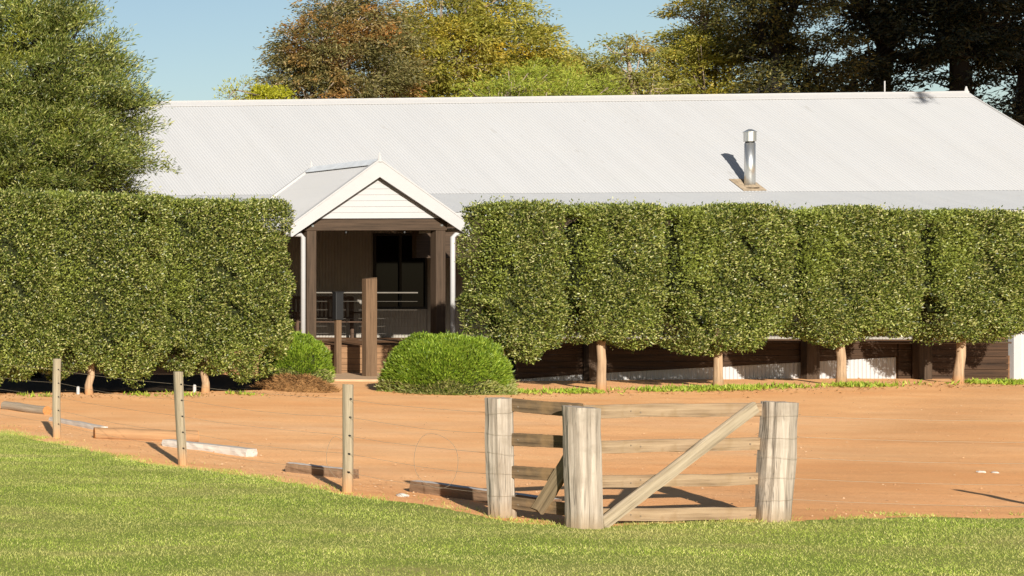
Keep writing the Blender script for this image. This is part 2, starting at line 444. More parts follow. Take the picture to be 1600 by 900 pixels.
def pebbles():
    n = 5200
    y = 14.5 + 17.5 * rng.random(n) ** 1.2; x = rng.uniform(.5, 1.18, n) * y
    x[:1500] = 12.5 + np.abs(rng.normal(0, .9, 1500)); y[:1500] = rng.uniform(14.8, 25, 1500)
    k = edge_dist(x, y) < -.05; x, y = x[k], y[k]
    n = len(x); r = .005 + .012 * rng.random(n) ** 5
    base = np.array([(1, 0, 0), (0, 1, 0), (-1, 0, 0), (0, -1, 0), (0, 0, .7)])
    V = np.stack([x, y, ground_z(x, y) + .008], 1)[:, None] + base[None] * (r[:, None, None]) * rng.uniform(.6, 1.3, (n, 5, 1))
    T = np.array([(0, 1, 4), (1, 2, 4), (2, 3, 4), (3, 0, 4)])
    Fq = (np.arange(n) * 5)[:, None, None] + T[None]
    o = link(D.objects.new('pebbles', np_mesh('pebbles', V.reshape(-1, 3), Fq.reshape(-1, 3), [M['pebble']])))
    tag(o, 'small loose stones scattered over the orange dirt', 'pebbles', None, 'stuff')
def litter():
    n = 1500
    x = rng.uniform(13, 37.5, n); y = 31.6 + .06 * (x - 25) + rng.normal(-.25, .55, n)
    k = (edge_dist(x, y) < -.1) & ~((x > 22.3) & (x < 24)); x, y = x[k], y[k]; n = len(x)
    V, Fq = leaves(np.stack([x, y, ground_z(x, y) + .018], 1), np.stack([rng.normal(size=n), rng.normal(size=n), rng.normal(0, .15, n)], 1), rng.uniform(.03, .07, n), rng.uniform(.015, .028, n))
    o = link(D.objects.new('leaf_litter', np_mesh('leaf_litter', V, Fq, [M['mound']])))
    tag(o, 'dry brown leaves dropped along the foot of the hedge', 'leaf litter', None, 'stuff')
litter()
t = NT('loose_pebble'); t.principled(t.ramp(t.node('NewGeometry').outputs['Random Per Island'], [(0, (.34, .16, .07)), (.6, (.60, .34, .17)), (1, (.66, .44, .26))]), .9, .15); M['pebble'] = t.mat
pebbles()

# ------------------------------------------------------------------ the house
house = empty('farm_building', (OX, OY, 0), -TH)
tag(house, 'long low farm building with white corrugated roof and gabled timber porch', 'building')

def H(mb, name, mat, parent=house, bevel=0, smooth=False):
    return mb.build(name, mat, parent, bevel=bevel, smooth=smooth)

def corr(name, A, B, length_axis, mat, parent=house, pitch=.076, amp=.004, seg=6):
    """corrugated sheet: ribs run from line A (two points) to line B; A,B = ((x,y,z),(x,y,z)) edges at the two rib ends"""
    A0, A1, B0, B1 = (np.array(p, float) for p in (*A, *B))
    L = np.linalg.norm(A1 - A0); n = int(L / pitch * seg)
    t = np.linspace(0, 1, n + 1)
    nrm = np.cross(A1 - A0, B0 - A0); nrm /= np.linalg.norm(nrm)
    if nrm[2] < 0 or (abs(nrm[2]) < 1e-6 and nrm[1] > 0): nrm = -nrm
    o = amp * np.cos(t * L / pitch * 2 * math.pi)[:, None] * nrm
    R0 = A0 + (A1 - A0) * t[:, None] + o; R1 = B0 + (B1 - B0) * t[:, None] + o
    V = np.concatenate([R0, R1]); i = np.arange(n)
    Fq = np.stack([i, i + 1, i + n + 2, i + n + 1], 1)
    return link(D.objects.new(name, np_mesh(name, V, Fq, [mat], smooth=True)), parent)

UL, UR = -8.0, 18.2
VE, ZE, VB, ZB, VR, ZR = 1.5, 3.80, 3.3, 4.37, 7.0, 7.02
VW = 6.6
front_roof = corr('roof', ((UL, VB - .06, ZB - .043), (UR, VB - .06, ZB - .043)), ((UL, VR, ZR), (UR, VR, ZR)), 0, M['roof'])
corr('rear_roof', ((UL, VR, ZR), (UR, VR, ZR)), ((UL, 12.2, ZR - .713 * 5.2), (UR, 12.2, ZR - .713 * 5.2)), 0, M['roof'])
corr('verandah_roof', ((UL, VE, ZE), (UR, VE, ZE)), ((UL, VB, ZB - .03), (UR, VB, ZB - .03)), 0, M['verandah_roof'])
mb = MB()
mb.prism([(UL - .03, VR - .17, ZR - .105), (UL - .03, VR, ZR + .028), (UL - .03, VR + .17, ZR - .105), (UL - .03, VR + .17, ZR - .090), (UL - .03, VR, ZR + .046), (UL - .03, VR - .17, ZR - .090)], (UR - UL + .06, 0, 0))
mb.tube([(UL - .03, VR, ZR + .045), (UR + .03, VR, ZR + .045)], .026, 8)
rc = H(mb, 'ridge_cap', M['white'])
mb = MB(); mb.tube([(UR - .02, VR, ZR), (UR - .02, VR, ZR + .10), (UR - .02, VR, ZR + .19)], [.05, .035, .012], 6); H(mb, 'finial', M['white'], rc)
mb = MB(); mb.tube([(16.34, VR + .05, ZR - .05), (16.34, VR + .05, ZR + .36)], .014, 6); H(mb, 'vent_pipe', M['white'])
# barge boards along the right-hand rake
mb = MB()
for a, b in (((VB - .06, ZB - .02), (VR, ZR + .03)), ((VR, ZR + .03), (12.2, ZR - .713 * 5.2 + .02)), ((VE, ZE + .02), (VB - .06, ZB - .02))):
    mb.prism([(UR + .003, a[0], a[1]), (UR + .003, b[0], b[1]), (UR + .003, b[0], b[1] - .2), (UR + .003, a[0], a[1] - .2)], (.03, 0, 0))
H(mb, 'barge_board', M['white'])
# gutter under the verandah eave
mb = MB(); g0 = 2.15
mb.prism([(g0, VE - .12, ZE - .10), (g0, VE - .12, ZE - .015), (g0, VE - .105, ZE - .015), (g0, VE - .105, ZE - .085), (g0, VE - .012, ZE - .085), (g0, VE - .012, ZE - .03), (g0, VE, ZE - .03), (g0, VE, ZE - .10)], (UR - g0, 0, 0))
mb.prism([(UL, VE - .12, ZE - .10), (UL, VE - .12, ZE - .015), (UL, VE - .105, ZE - .015), (UL, VE - .105, ZE - .085), (UL, VE - .012, ZE - .085), (UL, VE - .012, ZE - .03), (UL, VE, ZE - .03), (UL, VE, ZE - .10)], (-2.15 - UL, 0, 0))
H(mb, 'gutter', M['white'])
# walls
def wall_sheet(name, u0, u1, z0, z1, v, mat, parent=house):
    return corr(name, ((u0, v, z0), (u1, v, z0)), ((u0, v, z1), (u1, v, z1)), 0, mat, parent, .076, .008, 6)
WU0, WU1, WZ0, WZ1 = 3.78, 5.10, 1.44, 3.45
wall_sheet('front_wall', UL + .1, WU0, .66, 3.72, VW, M['cream_wall'])
wall_sheet('front_wall', WU1, UR - .1, .66, 3.72, VW, M['cream_wall'])
wall_sheet('front_wall', WU0, WU1, .66, WZ0, VW, M['cream_wall'])
wall_sheet('front_wall', WU0, WU1, WZ1, 3.72, VW, M['cream_wall'])
mb = MB()
mb.box(UL + .1, UR - .1, 11.6, 11.7, 0, 3.6)
mb.prism([(UR - .12, VW + .05, .2), (UR - .12, 11.6, .2), (UR - .12, 11.6, 3.6), (UR - .12, VR, ZR - .08), (UR - .12, VW + .05, 5.6)], (.1, 0, 0))
mb.prism([(UL + .02, VW + .05, .2), (UL + .02, 11.6, .2), (UL + .02, 11.6, 3.6), (UL + .02, VR, ZR - .08), (UL + .02, VW + .05, 5.6)], (.1, 0, 0))
H(mb, 'end_wall', M['cream_wall'])
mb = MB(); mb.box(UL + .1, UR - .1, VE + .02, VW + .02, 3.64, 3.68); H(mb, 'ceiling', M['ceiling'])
mb = MB(); mb.box(UL, -1.75, VE + .01, VE + .16, 2.72, 3.64); mb.box(1.75, UR, VE + .01, VE + .16, 2.72, 3.64); H(mb, 'verandah_shade_beam', M['dark_beam'])  # hidden beams, deepened to keep sun off the porch's back wall
# window of the porch wall
mb = MB()
mb.box(WU0, WU1, VW - .03, VW + .05, WZ0, WZ0 + .06); mb.box(WU0, WU1, VW - .03, VW + .05, WZ1 - .06, WZ1)
mb.box(WU0, WU0 + .06, VW - .03, VW + .05, WZ0 + .06, WZ1 - .06); mb.box(WU1 - .06, WU1, VW - .03, VW + .05, WZ0 + .06, WZ1 - .06)
mb.box(4.41, 4.47, VW - .025, VW + .04, WZ0 + .06, WZ1 - .06)
win = H(mb, 'window', M['black'])
mb = MB(); mb.box(WU0 + .05, WU1 - .05, VW + .005, VW + .012, WZ0 + .05, WZ1 - .05); H(mb, 'pane', M['glass'], win)

# verandah deck
def boards(mb, u0, u1, v, z0, z1, h=.14, gap=.008, th=.03, line=None):
    z = z0
    while z < z1 - .01:
        mb.box(u0, u1, v, v + th, z, min(z + h - gap, z1)); z += h
mb = MB()
k = 0
v = .5
while v < VW - .05:
    mb.box(UL, UR, v, v + .132, .645, .68); v += .14
H(mb, 'verandah_floor', M['deck_timber'])
mb = MB(); boards(mb, UL, 1.35, .50, -.03, .64, .135); H(mb, 'deck_skirting', M['skirt_timber'])
mb = MB(); mb.box(UL, UR, .56, VW, -.05, .60); H(mb, 'deck_base', M['black'])

# porch ---------------------------------------------------------------
UC, HW, SL, ZA = -.08, 1.88, .787, 4.91
ZP = ZA - SL * HW
VF, VK = -.25, 2.4
pr = None
for sgn in (-1, 1):
    o = corr('porch_roof', ((UC, VF + .03, ZA - .01), (UC, VK, ZA - .01)), ((UC + sgn * HW, VF + .03, ZP - .01), (UC + sgn * HW, VK, ZP - .01)), 0, M['porch_roof'])
    if sgn < 0: pr = o
    # rake trim on the sheets' front and back edges
mb = MB()
for sgn in (-1, 1):
    mb.prism([(UC, VF, ZA + .03), (UC + sgn * HW, VF, ZP + .03), (UC + sgn * HW, VF, ZP - .24), (UC + sgn * (HW - .03), VF, ZP - .24), (UC, VF, ZA - .37)], (0, .035, 0))
H(mb, 'barge_board', M['white'])
mb = MB()
poly = lambda v, a, b: [(UC - HW, v, ZP + a), (UC, v, ZA + a), (UC + HW, v, ZP + a), (UC + HW, v, ZP + b), (UC, v, ZA + b), (UC - HW, v, ZP + b)]
mb.prism(poly(VF - .012, .048, .008), (0, .10, 0)); H(mb, 'rake_trim', M['white'])
mb = MB(); mb.prism(poly(VK - .06, .045, -.10), (0, .07, 0)); H(mb, 'rake_trim', M['white'])
mb = MB()
mb.prism([(UC - .16, VF + .05, ZA - .095), (UC, VF + .05, ZA + .035), (UC + .16, VF + .05, ZA - .095), (UC + .16, VF + .05, ZA - .082), (UC, VF + .05, ZA + .052), (UC - .16, VF + .05, ZA - .082)], (0, VK - VF - .1, 0))
pc = H(mb, 'porch_ridge_cap', M['roof_grey'])
for v in (VF + .02, VK - .02):
    mb = MB(); mb.tube([(UC, v, ZA - .03), (UC, v, ZA + .09), (UC, v, ZA + .19)], [.05, .032, .010], 6); H(mb, 'finial', M['white'], pc)
# weatherboards in the gable
mb = MB(); z = 3.605
while z < ZA - .42:
    def hw(zz): return max(.02, (ZA - .06 - zz) / SL)
    z2 = min(z + .145, ZA - .40)
    mb.add([(UC - hw(z), -.066, z), (UC + hw(z), -.066, z), (UC + hw(z2), -.052, z2), (UC - hw(z2), -.052, z2), (UC + hw(z), -.045, z), (UC - hw(z), -.045, z)],
           [(0, 1, 2, 3), (0, 5, 4, 1)])
    z += .135
mb.prism([(UC - .4, -.05, ZA - .42), (UC + .4, -.05, ZA - .42), (UC, -.05, ZA - .05)], (0, .02, 0))
H(mb, 'gable_boards', M['white'])
mb = MB(); mb.box(-1.56, 1.47, -.02, .16, 3.33, 3.60)
pb = H(mb, 'porch_beam', M['dark_beam'], bevel=.008)
for u in (-1.38, 1.35):
    mb = MB(); mb.tube([(u, -.034, 3.44), (u, -.02, 3.44)], .028, 8); H(mb, 'bolt', M['flue'], pb)
for u in (-.62, .62):
    mb = MB(); mb.tube([(u, .06, 3.33), (u, .06, 3.27)], .022, 8); H(mb, 'hook', M['black'], pb)
for u in (-1.38, 1.35):
    mb = MB(); mb.box(u - .1, u + .1, 0, .2, .0, 3.328); H(mb, 'porch_post', M['dark_timber'], bevel=.010)
for u in (-1.50, 1.32):
    mb = MB(); mb.box(u, u + .16, .20, VE, 3.34, 3.58); H(mb, 'side_beam', M['dark_beam'])
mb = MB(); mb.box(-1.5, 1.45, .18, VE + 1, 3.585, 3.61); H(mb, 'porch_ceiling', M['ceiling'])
for sgn in (-1, 1):   # gutters along the porch eaves
    mb = MB(); x = UC + sgn * HW
    mb.box(min(x, x + sgn * .11), max(x, x + sgn * .11), VF + .08, VE + .2, ZP - .13, ZP - .045)
    H(mb, 'porch_gutter', M['white'], bevel=.012)
for sgn, uu in ((-1, -1.60), (1, 1.56)):
    mb = MB(); x = UC + sgn * (HW + .03)
    mb.tube([(x, -.1, ZP - .12), (x, -.1, ZP - .17), (x - sgn * .06, -.09, ZP - .19), (uu + sgn * .06, -.07, ZP - .20), (uu, -.06, ZP - .26), (uu, -.06, .1)], .048, 10)
    H(mb, 'downpipe', M['white'], smooth=True)
# handrail and wires across the porch
mb = MB(); mb.tube([(-1.28, .645, 1.90), (1.25, .645, 1.90)], .018, 8); hr = H(mb, 'handrail', M['bare_steel'])
mb = MB()
for z in (1.70, 1.50, 1.30, 1.12, .95, .80): mb.tube([(-1.28, .645, z), (1.25, .645, z)], .0035, 6)
H(mb, 'rail_wires', M['bare_steel'], hr)
mb = MB(); mb.box(.12, .17, .62, .67, .68, 1.87); H(mb, 'rail_post', M['dark_timber'], hr)
# flue
fu, fv = 10.36, 3.42; fz = ZB + .713 * (fv - VB)
mb = MB(); mb.tube([(fu, fv, fz - .06), (fu, fv, fz + 1.06)], .10, 20)
fl = H(mb, 'flue', M['flue'], smooth=False)
for p in fl.data.polygons: p.use_smooth = len(p.vertices) == 4
mb = MB(); mb.tube([(fu, fv, fz + 1.06), (fu, fv, fz + 1.13)], .085, 16); H(mb, 'flue_collar', M['black'], fl)
mb = MB(); mb.tube([(fu, fv, fz + 1.10), (fu, fv, fz + 1.32)], .115, 18); mb.tube([(fu, fv, fz + 1.32), (fu, fv, fz + 1.335), (fu, fv, fz + 1.40)], [.128, .128, .03], 18); H(mb, 'flue_cap', M['flue'], fl)
def onroof(u, v, dz=0): return (u, v, ZB + .713 * (v - VB) + dz)
mb = MB(); q = [onroof(fu - .26, fv - .16, .016), onroof(fu + .24, fv - .16, .016), onroof(fu + .24, fv + .26, .016), onroof(fu - .26, fv + .26, .016)]
mb.prism(q, (0, 0, .012)); mb.tube([(fu, fv, fz - .02), (fu, fv, fz + .05)], [.17, .11], 16); H(mb, 'flashing', M['rust_plate'], fl)

# ramp along the verandah ---------------------------------------------
VA = -2.3
R0, R1 = (1.39, .10), (8.67, .575)
def ramp_z(u): return R0[1] + (R1[1] - R0[1]) * (u - R0[0]) / (R1[0] - R0[0])
mb = MB()
n = int((R1[0] - R0[0]) / .076 * 6)
for i in range(n):
    ua, ub = R0[0] + (R1[0] - R0[0]) * i / n, R0[0] + (R1[0] - R0[0]) * (i + 1) / n
    va, vb = (VA + .008 * math.cos(x / .076 * 2 * math.pi) for x in (ua, ub))
    mb.add([(ua, va, -.06), (ub, vb, -.06), (ub, vb, ramp_z(ub)), (ua, va, ramp_z(ua))], [(0, 1, 2, 3)])
rs = H(mb, 'ramp_skirting', M['white'], smooth=True)
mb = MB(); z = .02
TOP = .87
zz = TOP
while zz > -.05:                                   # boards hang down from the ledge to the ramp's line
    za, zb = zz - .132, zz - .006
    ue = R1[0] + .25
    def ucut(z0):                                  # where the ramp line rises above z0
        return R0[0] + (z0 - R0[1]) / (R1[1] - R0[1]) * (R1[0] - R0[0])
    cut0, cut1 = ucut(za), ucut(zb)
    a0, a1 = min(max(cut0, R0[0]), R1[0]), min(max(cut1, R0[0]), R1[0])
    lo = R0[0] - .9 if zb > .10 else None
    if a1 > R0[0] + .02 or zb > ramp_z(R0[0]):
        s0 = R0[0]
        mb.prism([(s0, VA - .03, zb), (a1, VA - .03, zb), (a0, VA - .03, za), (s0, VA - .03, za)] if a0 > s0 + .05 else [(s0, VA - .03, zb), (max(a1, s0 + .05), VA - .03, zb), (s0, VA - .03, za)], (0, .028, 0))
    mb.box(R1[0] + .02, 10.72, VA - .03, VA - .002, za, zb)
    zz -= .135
H(mb, 'ramp_boards', M['ramp_shade_timber'])
mb = MB(); mb.box(R0[0], 10.75, VA - .07, VA + .16, TOP, TOP + .04); H(mb, 'ledge', M['dark_beam'], bevel=.006)
mb = MB(); mb.prism([(R0[0], VA + .03, -.05), (R1[0], VA + .03, -.05), (R1[0], VA + .03, R1[1] - .02), (R0[0], VA + .03, R0[1] - .02)], (0, 1.5, 0))
mb.box(R1[0] + .003, 10.9, VA + .03, .49, -.05, .62); H(mb, 'ramp_deck', M['deck_timber'])
for u in (2.78, 6.93, 9.02):
    mb = MB(); mb.box(u - .12, u + .12, VA - .24, VA - .075, -.05, 2.35); H(mb, 'ramp_post', M['dark_timber'], bevel=.012)
wall_sheet('screen_panel', 10.93, 13.4, .05, 1.45, VA - .02, M['white'])
mb = MB(); mb.box(10.80, 10.93, VA - .06, VA + .07, .05, 1.47); H(mb, 'screen_post', M['white'], bevel=.008)

# landing slab on the ground before the porch
mb = MB(); mb.box(-2.35, .35, -2.35, .48, -.06, .045)
o = mb.build('slab', M['slab'], None, (OX, OY, 0), -TH, bevel=.012); o.name = 'entrance_slab'
tag(o, 'dusty flat slab on the ground before the porch', 'slab')

def hl(u, v, z=0): return (OX + u * CT + v * ST, OY - u * ST + v * CT, z)
# bollards
mb = MB(); mb.box(-.115, .115, -.08, .08, 0, 2.22); mb.prism([(-.115, -.08, 2.22), (.115, -.08, 2.22), (.115, -.08, 2.25)], (0, .16, 0))
o = mb.build('timber_post', M['bollard_timber'], None, (27.57, 36.62, 0), -TH, bevel=.012)
tag(o, 'tall square dark timber post standing free before the porch opening', 'post')
o = empty('black_topped_post', (27.62, 37.65, 0), -TH)
tag(o, 'slim brown timber post with a black head left of the tall post', 'post light')  # the head is a plain black block on the post
mb = MB(); mb.box(-.055, .055, -.045, .045, 0, 1.28); mb.build('post', M['bollard_timber'], o, bevel=.008)
mb = MB(); mb.box(-.08, .08, -.07, .07, 1.28, 1.90); mb.box(-.09, .09, -.08, .08, 1.90, 1.93); mb.build('black_head', M['black'], o, bevel=.008)  # wider black block with a thin cap on top of the post

# bench on the verandah
bn = empty('garden_bench', hl(2.19, 5.9, .68), -TH)
tag(bn, 'dark slatted timber bench against the wall inside the porch', 'bench')
mb = MB()
for k in range(5): mb.box(-.8, .8, -.26 + k * .10, -.18 + k * .10, .42, .45)
mb.build('seat', M['bench_timber'], bn)
mb = MB(); mb.box(-.8, .8, .20, .24, 1.02, 1.10); mb.box(-.8, .8, .20, .235, .50, .56)
for k in range(15): mb.box(-.76 + k * .106, -.72 + k * .106, .205, .225, .56, 1.02)
mb.build('backrest', M['bench_timber'], bn)
for s in (-1, 1):
    mb = MB(); mb.box(s * .80 - .035, s * .80 + .035, -.30, .20, .65, .69); mb.build('armrest', M['bench_timber'], bn)
    for y, h in ((-.27, .65), (.20, 1.08)):
        mb = MB(); mb.box(s * .80 - .03, s * .80 + .03, y, y + .06, 0, h); mb.build('leg', M['bench_timber'], bn)

# ------------------------------------------------------------------ clipped hedge trees
def hedge_mesh(name, w, h, d, seed, n=52000, ragged=.38, notch=.5, seam=1.0):
    """clipped block of leaves, origin at the middle of its underside, rounded corners and a ragged underside"""
    r = np.random.default_rng(int(seed * 10))
    area = {'f': w * h * 1.25, 'b': w * h * .45, 'l': d * h, 'r': d * h, 't': w * d * 1.1, 'u': w * d * 1.2}
    keys = list(area); p = np.array([area[k] for k in keys]); p /= p.sum()
    ch = r.choice(len(keys), n, p=p)
    a, b = r.uniform(-1, 1, n), r.uniform(-1, 1, n)
    P = np.zeros((n, 3)); hw, hd = w / 2, d / 2
    for i, k in enumerate(keys):
        s = ch == i
        if k in 'fb': P[s] = np.stack([a[s] * hw, np.full(s.sum(), -hd if k == 'f' else hd), (b[s] + 1) / 2 * h], 1)
        if k in 'lr': P[s] = np.stack([np.full(s.sum(), -hw if k == 'l' else hw), a[s] * hd, (b[s] + 1) / 2 * h], 1)
        if k in 'tu': P[s] = np.stack([a[s] * hw, b[s] * hd, np.full(s.sum(), h if k == 't' else 0)], 1)
    # round the corners: pull towards a rounded box
    rad = .17
    cen = np.array([0, 0, h / 2]); half = np.array([hw, hd, h / 2])
    q = P - cen
    inner = np.clip(q, -(half - rad), half - rad)
    dv = q - inner; ln = np.linalg.norm(dv, axis=1, keepdims=True)
    nrm = dv / np.maximum(ln, 1e-6)
    q = inner + nrm * rad
    # lumps, depth into the crown
    x, y, z = q.T
    lump = .045 * np.sin(x * 5.1 + seed) * np.sin(z * 4.3 + 1.3 * seed) + .035 * np.sin(x * 9.7 + z * 3 + seed) * np.sin(z * 8.3 + y * 4) + .02 * np.sin(x * 17 + seed) * np.sin(z * 15)
    dep = r.exponential(.085, n) - .045 + np.where(r.random(n) < .03, -.07 * r.random(n), 0)
    q = q + nrm * (lump - dep)[:, None]
    P = q + cen
    # ragged underside: boughs hang to different depths, the middle opens towards the trunk
    fz = np.clip(1 - P[:, 2] / (h * .40), 0, 1)
    rag = ragged * (.5 + .5 * np.sin(P[:, 0] * 4.4 + seed * 1.7) * np.cos(P[:, 0] * 2.1 + P[:, 1] * 3.1 + seed) + .38 * np.sin(P[:, 0] * 11 + seed))
    ex = np.clip((np.abs(P[:, 0]) / hw - .70) / .30, 0, 1)
    P[:, 2] += fz * (rag + notch * ex ** 1.5) + .10 * np.sin(P[:, 0] * 2.2 + seed) * np.clip(P[:, 2] / h - .8, 0, .2) * 5 * .5
    # open holes
    hol = np.sin(P[:, 0] * 3.3 + seed * 2.1) * np.sin(P[:, 2] * 3.9 + seed) * np.sin(P[:, 0] * 7.1 + P[:, 2] * 6.3 + seed)
    keep = r.random(n) < np.where(hol > .60, .12, 1) * np.where((nrm[:, 0] < -.45) & (P[:, 2] < h * .93), seam, 1) * np.where((nrm[:, 0] > .75) & (P[:, 2] < h * .9), .5 + .5 * seam, 1)
    P, nrm = P[keep], nrm[keep]; n = len(P)
    Dr = nrm * .55 + r.normal(0, .62, (n, 3)) + np.array([0, 0, .38])
    V, Fq = leaves(P, Dr, r.uniform(.036, .066, n), r.uniform(.017, .029, n))
    # twigs that stick up from the top and out of the sides
    m = 420
    tx, ty = r.uniform(-hw * .95, hw * .95, m), r.uniform(-hd, hd * .9, m)
    tz = h - .05 + lump[:m] * .6; tl = r.uniform(.03, .15, m) * np.where(r.random(m) < .15, 1.6, 1)
    TP = []
    for k in range(m):
        for j in range(5): TP.append((tx[k] + .02 * r.normal(), ty[k] + .02 * r.normal(), tz[k] + tl[k] * (j + r.random()) / 5))
    TP = np.array(TP)
    V2, F2 = leaves(TP, r.normal(0, .5, (len(TP), 3)) + np.array([0, 0, .9]), r.uniform(.04, .07, len(TP)), r.uniform(.016, .028, len(TP)))
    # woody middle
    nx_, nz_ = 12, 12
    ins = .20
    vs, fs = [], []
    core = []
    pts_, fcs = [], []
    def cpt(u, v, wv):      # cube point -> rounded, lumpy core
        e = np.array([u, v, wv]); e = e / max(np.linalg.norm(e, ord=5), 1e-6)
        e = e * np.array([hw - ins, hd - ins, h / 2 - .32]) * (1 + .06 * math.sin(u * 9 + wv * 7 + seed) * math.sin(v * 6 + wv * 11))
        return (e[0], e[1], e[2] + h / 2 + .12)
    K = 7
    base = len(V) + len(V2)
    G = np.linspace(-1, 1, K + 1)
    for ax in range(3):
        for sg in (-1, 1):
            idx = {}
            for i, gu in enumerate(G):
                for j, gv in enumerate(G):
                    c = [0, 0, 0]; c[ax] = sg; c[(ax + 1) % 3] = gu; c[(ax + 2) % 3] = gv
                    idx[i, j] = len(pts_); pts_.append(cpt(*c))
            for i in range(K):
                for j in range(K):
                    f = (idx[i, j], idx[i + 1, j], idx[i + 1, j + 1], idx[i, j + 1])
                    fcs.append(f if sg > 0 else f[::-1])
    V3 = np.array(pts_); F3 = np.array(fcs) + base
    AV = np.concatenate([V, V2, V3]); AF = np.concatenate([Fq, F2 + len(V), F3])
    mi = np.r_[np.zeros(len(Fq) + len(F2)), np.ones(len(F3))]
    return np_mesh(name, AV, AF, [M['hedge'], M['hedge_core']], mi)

def trunk_mesh(h, r0, lean, seed):
    rr = random.Random(seed); mb = MB()
    pts = [Vector((0, 0, -.08))]
    for k in range(1, 7):
        t = k / 6; pts.append(Vector((lean[0] * t + .028 * rr.uniform(-1, 1), lean[1] * t + .015 * rr.uniform(-1, 1), h * t)))
    mb.tube(pts, [r0 * 1.35, r0 * 1.05, r0, r0 * .97, r0 * .95, r0 * .9, r0 * .85], 12)
    for k in range(4):
        a = k * 1.57 + rr.random(); e = Vector((math.cos(a) * .28, math.sin(a) * .2, .6))
        mb.tube([pts[-2], pts[-2] + e * .5, pts[-2] + e], [r0 * .55, r0 * .4, r0 * .2], 7)
    return mb

HG = 'clipped hedge trees before the verandah'
HEDGE = [  # x0, x1, y, top, bottom, trunk x, lean, label
    (14.15, 16.95, 30.7, 3.86, .30, 15.4, (0, 0), 'clipped hedge tree at the far left edge, no trunk showing, before the big leafy tree'),
    (16.85, 19.2, 31.1, 3.82, .36, 18.1, (.04, 0), 'clipped hedge tree with short tan trunk just right of the leftmost fence post'),
    (19.05, 22.0, 31.75, 3.76, .36, 20.72, (-.03, 0), 'clipped hedge tree left of the porch, beside the small round bush'),
    (26.22, 27.5, 31.98, 3.72, 0.72, 26.62, (0, 0), 'clipped hedge tree right of the porch, its trunk hidden behind the big round bush'),
    (27.80, 29.42, 32.0, 3.68, 1.00, 28.62, (.02, 0), 'narrowest clipped hedge tree, on a straight trunk above the left half of the timber rails'),
    (29.78, 32.00, 32.1, 3.64, 0.84, 31.0, (-.02, 0), 'clipped hedge tree whose trunk stands above the right half of the timber rails'),
    (32.44, 34.80, 32.4, 3.60, 1.02, 33.72, (0, 0), 'clipped hedge tree under the steel flue, second from the right end'),
    (35.24, 37.6, 32.6, 3.56, 1.02, 36.25, (.12, 0), 'clipped hedge tree at the far right, on a trunk leaning right'),
]
for i, (x0, x1, yy, zt, zb, tx, ln, lab) in enumerate(HEDGE):
    gz = float(ground_z(np.array(tx), np.array(yy)))
    zt -= .15
    root = empty('hedge_tree', (tx, yy, gz))
    tag(root, lab, 'tree', HG)
    me = hedge_mesh('crown', x1 - x0, zt - zb + .05, 1.12 if i < 3 else 1.0, i + 1.3, n=int(78000 * (x1 - x0) / 2.4), ragged=.46 if i < 3 else .25, notch=.4 if i < 3 else .75, seam=.75 if i < 3 else (1 if i == 3 else .28))
    o = link(D.objects.new('crown', me), root); o.location = ((x0 + x1) / 2 - tx, 0, zb - gz)
    trunk_mesh(zb - gz + .75, (.060 if i < 3 else .068), ln, i).build('trunk', M['trunk_tan'], root, smooth=True)

# ------------------------------------------------------------------ round bushes
def bush(loc, rx, ry, h, n, seed, label, blade=(.05, .085)):
    r = np.random.default_rng(seed)
    root = empty('round_bush', loc); tag(root, label, 'bush', 'round bushes at the porch')
    e = unit(r.normal(size=(n, 3))); e[:, 2] = np.abs(e[:, 2]) * 1.05 - .08
    e = unit(e); k = np.sign(e) * np.abs(e) ** .80
    dep = 1 - r.exponential(.04, n) + .045 * np.sin(e[:, 0] * 4.3 + 2 * seed) * np.sin(e[:, 1] * 5 + e[:, 2] * 4.1) + .07 * (r.random(n) < .05) * r.random(n) + .035 * np.sin(e[:, 0] * 13 + seed) * np.sin(e[:, 2] * 11 + e[:, 1] * 9)
    P = k * dep[:, None] * np.array([rx, ry, h])
    P[:, 2] = np.maximum(P[:, 2], .0) + .01
    # sprigs: short stems carrying needles, all growing up and outwards
    spr = unit(e * .8 + np.array([0, 0, .55]) + r.normal(0, .18, (n, 3)))
    V, Fq = leaves(P - spr * .03, spr + r.normal(0, .3, (n, 3)), r.uniform(*blade, n), r.uniform(.012, .022, n))
    low = P[:, 2] < h * (.22 + .06 * np.sin(P[:, 0] * 9))
    mi = np.where(low & (r.random(n) < .85), 1, 0)
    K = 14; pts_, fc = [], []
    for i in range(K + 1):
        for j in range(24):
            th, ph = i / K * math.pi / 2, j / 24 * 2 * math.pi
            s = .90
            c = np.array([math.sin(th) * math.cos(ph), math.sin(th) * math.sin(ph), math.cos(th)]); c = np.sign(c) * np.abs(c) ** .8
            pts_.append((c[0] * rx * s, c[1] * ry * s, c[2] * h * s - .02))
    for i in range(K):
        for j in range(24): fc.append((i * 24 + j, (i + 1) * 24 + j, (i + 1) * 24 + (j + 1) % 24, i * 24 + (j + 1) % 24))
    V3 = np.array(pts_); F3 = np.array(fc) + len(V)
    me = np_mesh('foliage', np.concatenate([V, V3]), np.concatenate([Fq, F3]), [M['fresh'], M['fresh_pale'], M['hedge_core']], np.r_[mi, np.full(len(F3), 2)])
    link(D.objects.new('foliage', me), root)
bush((25.37, 31.72, 0), 1.03, .80, 1.10, 52000, 3, 'large dome shaped bright green bush right of the porch opening')
bush((23.36, 33.0, .16), .58, .55, .92, 20000, 5, 'small round green bush on a brown mound left of the porch')
